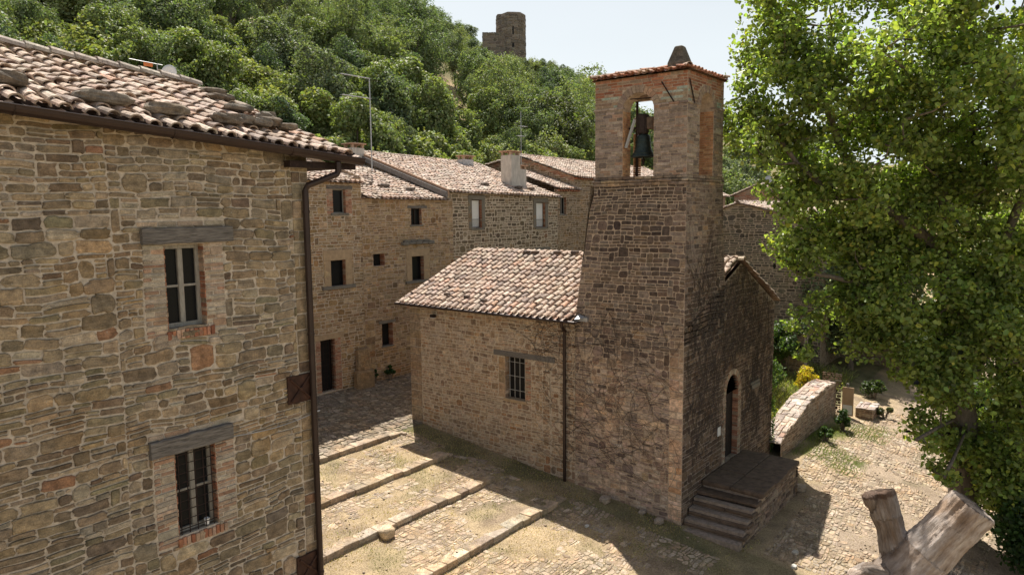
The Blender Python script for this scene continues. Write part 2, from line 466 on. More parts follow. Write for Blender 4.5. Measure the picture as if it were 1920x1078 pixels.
def stonewall(name, parent, mf, region, holes, style, mort, zones=(), inside=None, topquads=(), depth=.25, seed=1, warp=.03, reveal='brick', colf=None, stone='stone', vlev=(), topw=None, seams=(), blanks=()):
    mb = MB(); rng = random.Random(seed)
    u0, u1, v0, v1 = region
    mats = [M[stone], M[mort], M['brick'], M['coursed']]
    wall_sheet(mb, mf, *(topw or region), holes, 1, depth=depth, reveal_mat=1, vlev=vlev)
    for q in topquads: mb.quad(*[mf(a, b, 0.) for a, b in q], (.4, .35, .3), 1)
    sm = [u0, *seams, u1]; rects = []
    for a_, b_ in zip(sm[:-1], sm[1:]): rects += layout(a_, b_, v0, v1, style, rng)
    rects = cut(rects, list(holes) + [z[0] for z in zones] + list(blanks))
    emit_stones(mb, mf, rects, style, rng, inside, 0, warp, colf, seed)
    for z in zones:
        (a, b, c, d), zst, zm = z
        rr = layout(a, b, c, d, zst, rng); rr = cut(rr, holes)
        emit_stones(mb, mf, rr, zst, rng, inside, zm, min(warp, .008), colf if zm != 2 else None, seed)
    # brick courses on the sides of the reveals
    if reveal:
        for (a, b, c, d) in holes:
            for side in (a, b):
                s_ = 1 if side == a else -1
                vv = c
                while vv < d - .02:
                    h_ = rng.uniform(.05, .075) if reveal == 'brick' else rng.uniform(.1, .25)
                    e = min(vv + h_ - .008, d)
                    cc = pick(P_BRICK if reveal == 'brick' else style['pal'], rng)
                    w_ = rng.uniform(.006, .018)*s_
                    x0, x1 = sorted((side - .002*s_, side + w_))
                    mb.box((x0, vv, -depth+.02), (x1, e, .004 + rng.uniform(0, .006)), cc, 2 if reveal == 'brick' else 0, mf, .004)
                    vv += h_
    return mb.build(name, mats, parent)

def frame_of(O, U, N):
    O = Vector(O); U = Vector(U).normalized(); N = Vector(N).normalized()
    return lambda u, v, d: (O.x + U.x*u + N.x*d, O.y + U.y*u + N.y*d, O.z + v + N.z*d)

# ------------------------------------------------------------------ clay tile roofs
def tile_roof(mb, O, U, S, length, run, st=None, spacing=.25, expo=.33, seed=1, pal=P_TILE, keep=None, sag=.03, hi=5, over=.1):
    rng = random.Random(seed)
    O = Vector(O); U = Vector(U).normalized(); S = Vector(S).normalized(); N = U.cross(S).normalized()
    if N.z < 0: N = -N
    def mp(u, s, n): return O + U*u + S*s + N*(n + sag*nz(u*.35 + seed, s*.5) + sag*.35*nz(u*2.1, s*1.9, seed))
    nc = int(length/spacing); nr = int(math.ceil(run/expo))
    # underlay slab so that no daylight shows between tiles
    g_ = .2 if keep else 1.0
    for i in range(max(1, int(length/g_))):
        for j in range(max(1, int(run/g_))):
            nu, ns = max(1, int(length/g_)), max(1, int(run/g_))
            a, b = i*length/nu, (i+1)*length/nu; c, d = j*run/ns, (j+1)*run/ns
            if keep and not keep((a+b)/2, (c+d)/2): continue
            mb.quad(mp(a, c, -.05), mp(b, c, -.05), mp(b, d, -.05), mp(a, d, -.05), (.2, .13, .09), 0)
    R0 = spacing*.34
    for c in range(nc):
        drift = rng.uniform(-.012, .012)
        for r in range(nr):
            uc = (c + .5)*spacing + drift + rng.uniform(-.017, .017); s0 = r*expo + rng.uniform(-.035, .035)*(r > 0)
            if keep and not keep(uc, s0 + .15): continue
            s1 = min(s0 + expo + .09, run + .02)
            if s1 - s0 < .08: continue
            rl = R0*rng.uniform(.95, 1.08); ru = rl*.80
            col = pick(pal, rng, .13); yaw = rng.uniform(-.035, .035)
            n0 = .045 + rng.uniform(-.01, .018); n1 = .012
            base = len(mb.v); sg = 7
            for (s_, rr, nn) in ((s0, rl, n0), (s1, ru, n1), (s0, rl*.80, n0 - .004), (s0 + .06, rl*.78, n0 - .01)):
                for k in range(sg):
                    an = PI*k/(sg-1)
                    mb.v.append(tuple(mp(uc + yaw*(s_-s0)/.3 - rr*math.cos(an)*1.02, s_, nn - .02 + rr*.82*math.sin(an))))
            for k in range(sg-1):
                mb.face((base+k, base+k+1, base+sg+k+1, base+sg+k), col)
                mb.face((base+2*sg+k, base+2*sg+k+1, base+k+1, base+k), tuple(x*.85 for x in col))
                mb.face((base+3*sg+k, base+3*sg+k+1, base+2*sg+k+1, base+2*sg+k), col)
            # pan tile beside it
            col2 = pick(pal, rng, .12); up = (c+1)*spacing + rng.uniform(-.006, .006)
            base = len(mb.v); wd = spacing*.36
            for (s_, nn) in ((s0 - .04, .012), (s1, -.015)):
                for k in range(4):
                    x = -1 + 2*k/3.; mb.v.append(tuple(mp(up + x*wd, s_, nn - .03*(1-x*x))))
            for k in range(3): mb.face((base+k, base+k+1, base+4+k+1, base+4+k), col2)

def ridge_tiles(mb, A, B, r=.12, seed=1, pal=P_TILE, step=.36):
    rng = random.Random(seed); A = Vector(A); B = Vector(B); L = (B-A).length; T = (B-A).normalized()
    side = T.cross(Vector((0, 0, 1))).normalized(); up = side.cross(T).normalized()
    n = int(L/step)
    for i in range(n):
        col = pick(pal, rng); p0 = A + T*(i*L/n - .03); p1 = A + T*((i+1)*L/n + .04)
        base = len(mb.v); sg = 7; j = rng.uniform(-.012, .012)
        for p, rr, z in ((p0, r*1.08, .02), (p1, r*.9, 0), (p0, r*.88, .02)):
            for k in range(sg):
                an = PI*k/(sg-1); mb.v.append(tuple(p + side*(rr*math.cos(an) + j) + up*(rr*math.sin(an)*.9 + z - .02 + .02*nz(i*.7, seed))))
        for k in range(sg-1):
            mb.face((base+k, base+k+1, base+sg+k+1, base+sg+k), col)
            mb.face((base+2*sg+k, base+2*sg+k+1, base+k+1, base+k), col)

def rock_mb(mb, c, sx, sy, sz, col, seed, n=14, m=8, mat=0, rot=0., flat=.0):
    base = len(mb.v); cr, sr = math.cos(rot), math.sin(rot)
    for j in range(m+1):
        th = PI*j/m
        for k in range(n):
            ph = 2*PI*k/n
            d = Vector((math.sin(th)*math.cos(ph), math.sin(th)*math.sin(ph), math.cos(th)))
            q = max(abs(d.x), abs(d.y), abs(d.z))
            d2 = d*(1-.55) + d/q*.55
            f = 1 + .22*nz(d.x*1.6+seed, d.y*1.6, d.z*1.6) + .1*nz(d.x*4+seed, d.y*4, d.z*4)
            x, y, z = d2.x*sx*f, d2.y*sy*f, d2.z*sz*f
            mb.v.append((c[0] + x*cr - y*sr, c[1] + x*sr + y*cr, c[2] + z))
    for j in range(m):
        for k in range(n):
            k2 = (k+1) % n; mb.face((base+j*n+k, base+(j+1)*n+k, base+(j+1)*n+k2, base+j*n+k2), col, mat)

# ------------------------------------------------------------------ terrain
AZT = [0, 12, 22, 28, 32, 34, 37, 40, 43, 46, 50, 56, 64, 80]
RET = [.03, .055, .10, .125, .145, .165, .203, .203, .22, .24, .275, .31, .34, .36]     # tangent of the skyline of the bare ground
RRT = [300, 260, 240, 215, 200, 195, 190, 190, 185, 175, 160, 150, 140, 130]
R0T = [95, 85, 74, 60, 56, 52, 48, 45, 42, 41, 40, 38, 36, 34]
def hill_h(x, y):
    dx, dy = x - CAM[0], y - CAM[1]; r = math.hypot(dx, dy); az = math.degrees(math.atan2(dy, dx))
    e = float(np.interp(az, AZT, RET)); rr = float(np.interp(az, AZT, RRT)); r0 = float(np.interp(az, AZT, R0T))
    hr = 9 + rr*e; h0 = float(np.interp(az, [0, 20, 32, 45, 80], [.5, 1.5, 6.5, 8.0, 9.0]))
    t = (r-r0)/(rr-r0)
    if t < 1: h = h0 + (hr-h0)*(max(t, 0)**.92)
    else: h = hr - (r-rr)*.35*min(1, (r-rr)/60)
    h += 2.2*nz(x*.03, y*.03)*min(1, max(0, t)*4) + .7*nz(x*.11, y*.11)*min(1, max(0, t)*6)
    return max(h, -8), r, r0, az
STEPS = [10.2, 7.8, 5.6, 3.3]
def terr(x, y):
    """piazza level: an even slope, cut into shallow terraces west of the chapel"""
    base = .111*min(max(y, -16), 17)
    f = sstep(-1.0, -2.2, x)*sstep(-14, -12.5, x)
    if f > 0 and -1 < y < 13:
        ys = [13.0] + STEPS + [0.6]
        for i in range(len(ys)-1):
            if ys[i+1] <= y < ys[i]:
                top = .111*ys[i]; bot = .111*ys[i+1]
                t = (ys[i]-y)/(ys[i]-ys[i+1]); drop = .14
                z0 = top - (drop*.5 if i > 0 else 0); z1 = bot + (drop*.5 if i < len(ys)-2 else 0)
                base = base*(1-f) + (z0 + (z1-z0)*t)*f
    return base
def ground(x, y):
    g = terr(x, y)
    h, r, r0, az = hill_h(x, y)
    w = sstep(r0-13, r0+2, r)
    if y > 15: w = max(w, 0)
    if az > 27: w *= sstep(19.5, 24, y)
    if az < 22: w *= sstep(-4, 3, az) if r < 110 else 1
    return g*(1-w) + h*w + .02*nz(x*.9, y*.9)
def axis(lo, hi, d, far):
    a = list(np.arange(lo, hi + d/2, d)); s = d; p = a[-1]
    while p < far: s *= 1.085; p += s; a.append(p)
    s = d; p = a[0]; b = []
    while p > -far*.6: s *= 1.085; p -= s; b.append(p)
    return b[::-1] + a
xs = axis(-14, 20, .16, 650); ys = axis(-8, 16, .16, 650)
nx, ny = len(xs), len(ys)
gv = np.zeros((ny, nx, 3), np.float32); gc = np.zeros((ny, nx, 4), np.float32)
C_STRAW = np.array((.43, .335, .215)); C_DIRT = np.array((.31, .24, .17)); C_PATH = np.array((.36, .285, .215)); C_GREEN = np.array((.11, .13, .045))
C_HILL = np.array((.17, .155, .075)); C_DRY = np.array((.42, .32, .19)); C_SHADE = np.array((.20, .155, .10)); C_STREET = np.array((.20, .165, .125))
for j, y in enumerate(ys):
    for i, x in enumerate(xs):
        gv[j, i] = (x, y, ground(x, y))
        n1 = nz(x*.5, y*.5, 1.) ; n2 = nz(x*.13, y*.13, 4.); n3 = nz(x*1.7, y*1.7, 9.)
        r = math.hypot(x-CAM[0], y-CAM[1])
        if r > 62 or y > 17:
            c = C_HILL*(1+.5*n2); k = sstep(.05, .3, n2 + .3*n1); c = c*(1-k) + C_DRY*k
            kc = max(sstep(7.5, 4, math.hypot((x-37.6)*1.3, (y-43)*.75)), sstep(6, 3, math.hypot(x-74.5, y-51.3)), sstep(9, 6, math.hypot(x-24, y-35)*1.6))*.9; c = c*(1-kc) + C_DRY*kc
            azz = math.degrees(math.atan2(y-CAM[1], x-CAM[0]))
            if azz < 22: kk = .8*sstep(9, 6, abs(azz-4))*sstep(60, 75, r)*sstep(150, 120, r) + .15; c = C_HILL*1.1*(1-kk) + C_DRY*kk
        else:
            c = C_STRAW*(1+.25*n1); k = sstep(-.05, .35, n1+.5*n3); c = c*(1-k) + C_DIRT*k
            if y > 10.3 and x < 3.5: c = C_STREET*(1+.2*n1)
            if x > 1 and y < .5:
                k = sstep(-1.6, -3.0, y)*sstep(.5, 2.5, x); c = c*(1-k) + C_PATH*(1+.15*n1)*k
            kg = sstep(.12, .4, nz(x*.8+5, y*.8, 2.))*.22
            if 7.6 < x < 14 and -2.8 < y < -.4: kg = max(kg, sstep(-.25, .25, n1)*.85)
            if x > 7.7 and y > -.2: kg = max(kg, .6 + .3*n3)
            if -2.2 < x < 0 and y < 10.8: kg = max(kg, .6*sstep(-.4, .2, n1)*sstep(-2.4, -1.0, x))  # mossy green soil by the chapel wall, with some of its shade painted in
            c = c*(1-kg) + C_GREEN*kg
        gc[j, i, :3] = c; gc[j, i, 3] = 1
idx = np.arange(nx*ny).reshape(ny, nx)
fq = np.stack([idx[:-1, :-1], idx[:-1, 1:], idx[1:, 1:], idx[1:, :-1]], -1).reshape(-1, 4)
gm = bpy.data.meshes.new('ground'); gm.vertices.add(nx*ny); gm.vertices.foreach_set('co', gv.ravel())
gm.loops.add(fq.size); gm.loops.foreach_set('vertex_index', fq.astype(np.int32).ravel())
gm.polygons.add(len(fq)); gm.polygons.foreach_set('loop_start', np.arange(len(fq), dtype=np.int32)*4); gm.update(calc_edges=True)
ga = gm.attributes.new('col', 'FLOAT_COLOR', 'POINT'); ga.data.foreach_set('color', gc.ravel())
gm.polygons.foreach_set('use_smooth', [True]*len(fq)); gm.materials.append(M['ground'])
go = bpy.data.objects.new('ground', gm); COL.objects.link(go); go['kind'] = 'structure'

# cobbles: one paved surface per area, laid on the terrain
def paving(name, region, st, seed, inside=None, ang=0., t=.02, lift=.0):
    mb = MB(); rng = random.Random(seed); ca, sa = math.cos(ang), math.sin(ang)
    cx, cy = (region[0]+region[1])/2, (region[2]+region[3])/2
    def mf(u, v, d):
        x, y = cx + (u-cx)*ca - (v-cy)*sa, cy + (u-cx)*sa + (v-cy)*ca
        return (x, y, ground(x, y) + d + lift)
    emit_stones(mb, mf, layout(*region, st, rng), st, rng, (lambda u, v: inside(*mf(u, v, 0)[:2])) if inside else None, 0, .12, None, seed)
    o = mb.build(name, [M['stone_far']]); o['kind'] = 'structure'; return o
S_COB = dict(h=(.09, .2), w=(.12, .32), gap=.012, t=.016, round=.8, jit=.02, pal=P_COB, tall=.15, split=.05, cj=.12)
S_STREET = dict(S_COB, pal=[((.26, .215, .165), 4), ((.21, .175, .135), 3), ((.32, .27, .21), 2)], t=.022)
paving('street', (-7, 4.5, 10.3, 15.1), S_STREET, 5, lambda x, y: not (x > -.05 and y < 11.0))
paving('terrace_paving', (-10.5, -.9, -1.5, 10.05), dict(S_COB, h=(.07, .15), w=(.1, .25), t=.010, cj=.1, gap=.009), 6,
       lambda x, y: nz(x*.45, y*.45, 6.) + .5*nz(x*1.9, y*1.9) > -.04 and min(abs(y-s) for s in STEPS) > .16)
paving('path', (.3, 17, -6.8, -1.0), dict(S_COB, h=(.07, .15), w=(.1, .26), t=.016), 8,
       lambda x, y: nz(x*.5, y*.5, 8.) > -.28 and (x > 6.3 or y < -2.2), .05)

# ------------------------------------------------------------------ chapel
GZ = lambda x, y: ground(x, y)
ch = thing('chapel', (0, 0, 0), 'small stone chapel with square bell tower and tiled roof in the middle of the square', 'chapel')
ZN = 5.55
def patina(cu, cv, c):           # old soot and lichen crust on the tower, worn to a shape of its own
    k = .55 + .45*sstep(.25, -.3, nz(cu*.35+9, cv*.28, 2.) + .05*(cv-6.5))
    return (c[0]*k, c[1]*k*.985, c[2]*k*1.03)
sideF = lambda u, v, d: (-d, u, v)                       # side wall faces -X, u runs along +Y
frontF = lambda u, v, d: (u, -d, v)                      # facade faces -Y, u runs along +X
win = (5.53, 6.38, 2.74, 4.16)
stonewall('nave_wall', ch, sideF, (3.6, 10.9, -.1, ZN), [win], S_NAVE, 'mortar', seed=21,
          blanks=[(4.50, 4.545, 1.2, 3.9), (4.18, 4.21, 2.0, 3.8)], zones=[((10.32, 10.9, 0.9, ZN-.1), S_QUOIN, 0), ((5.30, 5.53, 2.74, 4.1), dict(S_BRICKP, pal=P_BRICK[:2]+P_NAVE[:2]), 2), ((6.38, 6.66, 2.74, 4.12), dict(S_QUOIN, h=(.4, .5)), 0),
                 ((4.85, 5.30, 1.6, 4.0), dict(S_NAVE, h=(.08, .2)), 0)], depth=.3, reveal='stone')
# tower: battered towards the nave
def ytow(z): return float(np.interp(z, [-1, 5.7, 6.8, 7.6, 8.9, 9.4, 20], [3.6, 3.58, 3.42, 3.27, 3.07, 2.92, 2.9]))
def xtow(z): return float(np.interp(z, [-1, 6.9, 8, 9.2, 20], [2.9, 2.85, 2.66, 2.52, 2.48]))
ZC = 9.66
stonewall('tower_wall', ch, lambda u, v, d: (-d, u*ytow(v)/3.6, v), (0, 3.6, -.35, ZC), [], S_TOW, 'mortar_mid', seed=22, warp=.035,
          zones=[((0, .42, .1, 5.4), dict(S_TOW, h=(.13, .24), w=(.2, .42), round=.15, pal=P_NAVE), 0)], vlev=(5.7, 6.8, 7.6, 8.9, 9.4), reveal=None,
          colf=lambda u, v, c: patina(u, v, tuple(a*(1 + (.60 if v < 5 else max(-.08, .60-(v-5)*.22))) for a in c)))
stonewall('tower_front', ch, lambda u, v, d: (u*xtow(v)/2.9, -d, v), (0, 2.9, 5.2, ZC), [], S_TOW, 'mortar_dark', seed=23, warp=.035,
          vlev=(6.9, 8, 9.2), reveal=None, colf=lambda u, v, c: patina(u+30, v, c))
# facade with its door
XR = 7.5; XP = 4.15; ZPK = 7.22; ZE = 5.62
def zgab(x): return ZE + (ZPK-ZE)*(x/XP if x < XP else (XR-x)/(XR-XP))
door = (3.12, 4.16, .95, 3.16)
def in_fac(u, v): return v < zgab(u) - .06 and not (2.9 > u and v > 5.1) and not (3.02 < u < 4.26 and 3.1 < v < 3.1 + .72*math.sqrt(max(0, 1-((u-3.64)/.62)**2)))
fac_holes = [door]
for k in range(6):       # pointed arch head, cut in thin courses
    z0 = 3.16 + k*.09; hw = .52*math.sqrt(max(0, 1-((k+.5)*.09/.58)**2)); fac_holes.append((3.64-hw, 3.64+hw, z0, z0+.09))
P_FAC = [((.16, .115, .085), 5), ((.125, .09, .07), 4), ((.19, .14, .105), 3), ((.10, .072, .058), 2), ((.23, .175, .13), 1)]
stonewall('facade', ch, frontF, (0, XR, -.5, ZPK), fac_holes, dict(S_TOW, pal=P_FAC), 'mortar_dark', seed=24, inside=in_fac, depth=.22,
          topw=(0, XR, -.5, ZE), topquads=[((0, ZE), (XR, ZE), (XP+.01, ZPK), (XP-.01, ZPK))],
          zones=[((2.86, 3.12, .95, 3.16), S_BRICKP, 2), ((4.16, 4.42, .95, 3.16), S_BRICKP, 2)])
mb = MB()
mb.quad((XR, 0, -.5), (XR, 10.9, -.5), (XR, 10.9, ZE), (XR, 0, ZE)); mb.quad((0, 10.9, -.5), (XR, 10.9, -.5), (XR, 10.9, ZE), (0, 10.9, ZE))
mb.quad((0, 10.9, ZE), (XR, 10.9, ZE), (XP+.01, 10.9, ZPK), (XP-.01, 10.9, ZPK))
mb.quad((xtow(7), 0, 5.), (xtow(7), ytow(7), 5.), (xtow(9), ytow(9), ZC), (xtow(9), 0, ZC))
mb.quad((0, ytow(5.6), 5.5), (xtow(7), ytow(5.6), 5.5), (xtow(9), ytow(9), ZC), (0, ytow(9), ZC))
mb.build('rear_wall', M['coursed'], ch)
# arch ring round the door head, with the door itself
mb = MB(); rng = random.Random(3)
for k in range(17):
    a = PI*(k+.5)/17; r0_, r1_ = .54, .72
    ca, sa = math.cos(a), math.sin(a); da = .075
    pts = [(3.64 + rr*math.cos(a+s*da), 3.16 + rr*1.02*math.sin(a+s*da)) for rr, s in ((r0_, -1), (r1_, -1), (r1_, 1), (r0_, 1))]
    c = pick(P_BRICKP, rng); n = len(mb.v)
    for dd in (-.02, .022): mb.v += [frontF(p[0], p[1], dd) for p in pts]
    for q in ((4, 5, 6, 7), (0, 1, 5, 4), (1, 2, 6, 5), (2, 3, 7, 6), (3, 0, 4, 7)): mb.face(tuple(n+i for i in q), c)
mb.build('door_arch', M['brick'], ch)
mb = MB(); mb.box((3.10, .20, .9), (4.18, .26, 3.75)); 
for k in range(7): mb.box((3.13+k*.15, .175, .96), (3.13+k*.15+.135, .202, 3.72))
dr = mb.build('door', plain_mat('old dark door', (.03, .022, .018), .4, 6., .8, .003), ch)
mb = MB(); mb.lathe((3.3, .15, 2.0), [(.0, .04), (.03, .03), (.035, 0), (.03, -.03), (0, -.04)], 10); mb.build('handle', M['iron'], dr)
# window in the side wall with lintel, sill and bars
def window(parent, mf, h, depth, frame='wood_grey', cols=2, rows=2, fw=.055, bars=None, sill=None, lintel=None, curtain=False, glassm='glass', sillm='grey_stone', barm='iron', name='window'):
    a, b, c, d = h; g = -depth
    mb = MB()
    mb.box((a+.002, c, g), (a+fw, d-.002, g+.06), mf=mf, bev=.006); mb.box((b-fw, c, g), (b-.002, d-.002, g+.06), mf=mf, bev=.006)
    mb.box((a+fw, d-fw, g+.002), (b-fw, d-.003, g+.058), mf=mf); mb.box((a+fw, c+.001, g+.002), (b-fw, c+fw, g+.058), mf=mf)
    for k in range(1, cols):
        x = a + (b-a)*k/cols; mb.box((x-fw*.62, c+fw, g+.004), (x+fw*.62, d-fw, g+.068), mf=mf, bev=.008)
    for k in range(1, rows):
        z = c + (d-c)*k/rows
        for q in range(cols):
            x0 = a + (b-a)*q/cols + fw*.62; x1 = a + (b-a)*(q+1)/cols - fw*.62
            mb.box((x0, z-.016, g+.006), (x1, z+.016, g+.05), mf=mf)
    fo = mb.build(name, M[frame], parent)
    mb = MB(); mb.quad(mf(a, c, g+.02), mf(b, c, g+.02), mf(b, d, g+.02), mf(a, d, g+.02)); mb.build('pane', M[glassm], fo)
    if curtain:
        mb = MB(); n = 14
        for i in range(n):
            x0 = a + fw + (b-a-2*fw)*i/n; x1 = a + fw + (b-a-2*fw)*(i+1)/n
            o0 = .012*math.sin(i*1.9); o1 = .012*math.sin((i+1)*1.9)
            mb.quad(mf(x0, c+fw, g+.036+o0*.5), mf(x1, c+fw, g+.036+o1*.5), mf(x1, d-fw, g+.036+o1*.5), mf(x0, d-fw, g+.036+o0*.5))
        mb.build('curtain', M['white'], fo)
    if bars:
        nb, nh, dd, r, ext = bars; mb = MB()
        for k in range(nb):
            x = a + (b-a)*(k+.5)/nb; mb.tube([mf(x, c+.02-ext, dd), mf(x, d-.01, dd)], r, 5)
        for k in range(nh):
            z = c + (d-c)*(k+.6)/nh; mb.tube([mf(a+.005, z, dd+r), mf(b-.005, z, dd+r)], r*.9, 5)
        mb.build('grille', M[barm], fo)
    if sill:
        mb = MB(); o, t_, out_ = sill; mb.box((a-o, c-t_, -depth+.02), (b+o, c+.004, out_), mf=mf, bev=.012, jit=.004); mb.build('sill', M[sillm], fo)
    if lintel:
        l0, l1, t_, out_, lm = lintel; mb = MB()
        n = 7
        for i in range(n):
            pass
        base = len(mb.v)
        for i in range(n+1):
            x = l0 + (l1-l0)*i/n; w1 = .02*nz(x*3+a, 1.) ; w2 = .02*nz(x*3+a, 5.)
            for (v_, dd) in ((d+.003+w1*.3, out_), (d+t_+w2, out_), (d+t_+w2, -.06), (d+.003+w1*.3, -.06)): mb.v.append(tuple(mf(x, v_, dd + .006*nz(x*5, v_*9))))
        for i in range(n):
            for k in range(4):
                k2 = (k+1) % 4; mb.face((base+i*4+k, base+i*4+k2, base+(i+1)*4+k2, base+(i+1)*4+k))
        mb.face((base, base+1, base+2, base+3)); mb.face(tuple(base+n*4+k for k in range(4)))
        mb.build('lintel', M[lm], fo)
    return fo
window(ch, sideF, win, .26, 'iron', 1, 1, .03, bars=(4, 3, -.12, .011, 0), sill=(.05, .1, .05), lintel=(4.35, 6.85, .17, .03, 'wood'), glassm='dark', sillm='sand', barm='galv')
# nave roof
mb = MB()
EV = -.32; SL = Vector((XP-EV, 0, ZPK-ZE+.17)); 
tile_roof(mb, (EV, 3.35, ZE+.02), (0, 1, 0), SL, 7.95, SL.length, seed=5, sag=.05, spacing=.262, expo=.34,
          keep=lambda u, s: u > .25 or s > .45)
tile_roof(mb, (EV+SL.x*.31, 2.6, ZE+.02+SL.z*.31), (0, 1, 0), SL, .8, SL.length*.69, seed=15, sag=.02, spacing=.262, expo=.34, keep=lambda u, s: EV+SL.x*.31 + s*SL.x/SL.length > 2.8)
tile_roof(mb, (EV+SL.x*.62, 0.03, ZE+.02+SL.z*.62), (0, 1, 0), SL, 2.6, SL.length*.38, seed=25, sag=.02, spacing=.262, expo=.34, keep=lambda u, s: EV+SL.x*.62 + s*SL.x/SL.length > 2.9)
SR = Vector((XP-XR-.35, 0, ZPK-ZE+.12))
tile_roof(mb, (XR+.35, -.12, ZE+.05), (0, 1, 0), SR, 11.2, SR.length, seed=6, sag=.05, spacing=.262, expo=.34)
ridge_tiles(mb, (XP, -.1, ZPK+.11), (XP, 11.25, ZPK+.11), .125, 9)
rf = mb.build('roof', M['tile'], ch)
mb = MB(); mb.quad((-.02, 3.15, ZE+.10), (-.30, 3.42, ZE+.06), (.65, 3.50, ZE+.50), (.68, 3.12, ZE+.60)); mb.box((-.1, 3.1, ZE-.02), (-.02, 3.5, ZE+.1))
mb.build('flashing', M['galv'], rf)
mb = MB(); mb.tube([(-.36, 3.38, ZE-.04), (-.36, 11.28, ZE-.01)], .045, 8); mb.box((-.32, 3.4, ZE-.06), (.0, 11.2, ZE-.035))
gt = mb.build('gutter', M['metal_brown'], ch)
mb = MB(); mb.tube([(-.36, 3.85, ZE-.06), (-.34, 3.86, ZE-.2), (-.12, 3.9, ZE-.36), (-.10, 3.93, ZE-.5), (-.10, 3.93, .12)], .05, 10)
for z in (1.2, 2.8, 4.3): mb.tube([(-.10, 3.93, z-.02), (-.10, 3.93, z+.02)], .06, 10)
mb.build('drainpipe', M['metal_brown'], ch, smooth=False)
# belfry ---------------------------------------------------------------
BX, BY = 2.46, 2.88; ZB = 9.9; ZS = 11.74; ZT = 12.66
mb = MB(); rng = random.Random(8)
for f_, L, a_ in ((sideF, 2.92, 0), (frontF, 2.50, 1), (lambda u, v, d: (2.46+d, u, v), 2.9, 2), (lambda u, v, d: (u, 2.88+d, v), 2.48, 3)):
    for zi, (z0, z1, out_) in enumerate(((ZC-.02, ZC+.07, .03), (ZC+.075, ZC+.15, .055), (ZC+.155, ZB, .02))):
        u = -out_
        while u < L + out_:
            w = rng.uniform(.22, .5); e = min(u+w, L+out_)
            mb.box((u, z0, -.12), (e-.008, z1-.006, out_ + rng.uniform(-.01, .01)), tuple(x*1.1 for x in pick(P_TOW, rng)), 0, f_, .012, .003)
            u += w
mb.box((.05, .05, ZC), (BX-.05, BY-.05, ZB-.01), (.2, .16, .13))
mb.build('cornice', M['stone'], ch)
mb = MB(); mb.tube([(BX-.09, BY-.09, ZB-.1), (BX-.09, BY-.09, 12.5)], .04, 8); mb.build('iron_post', M['iron'], ch)
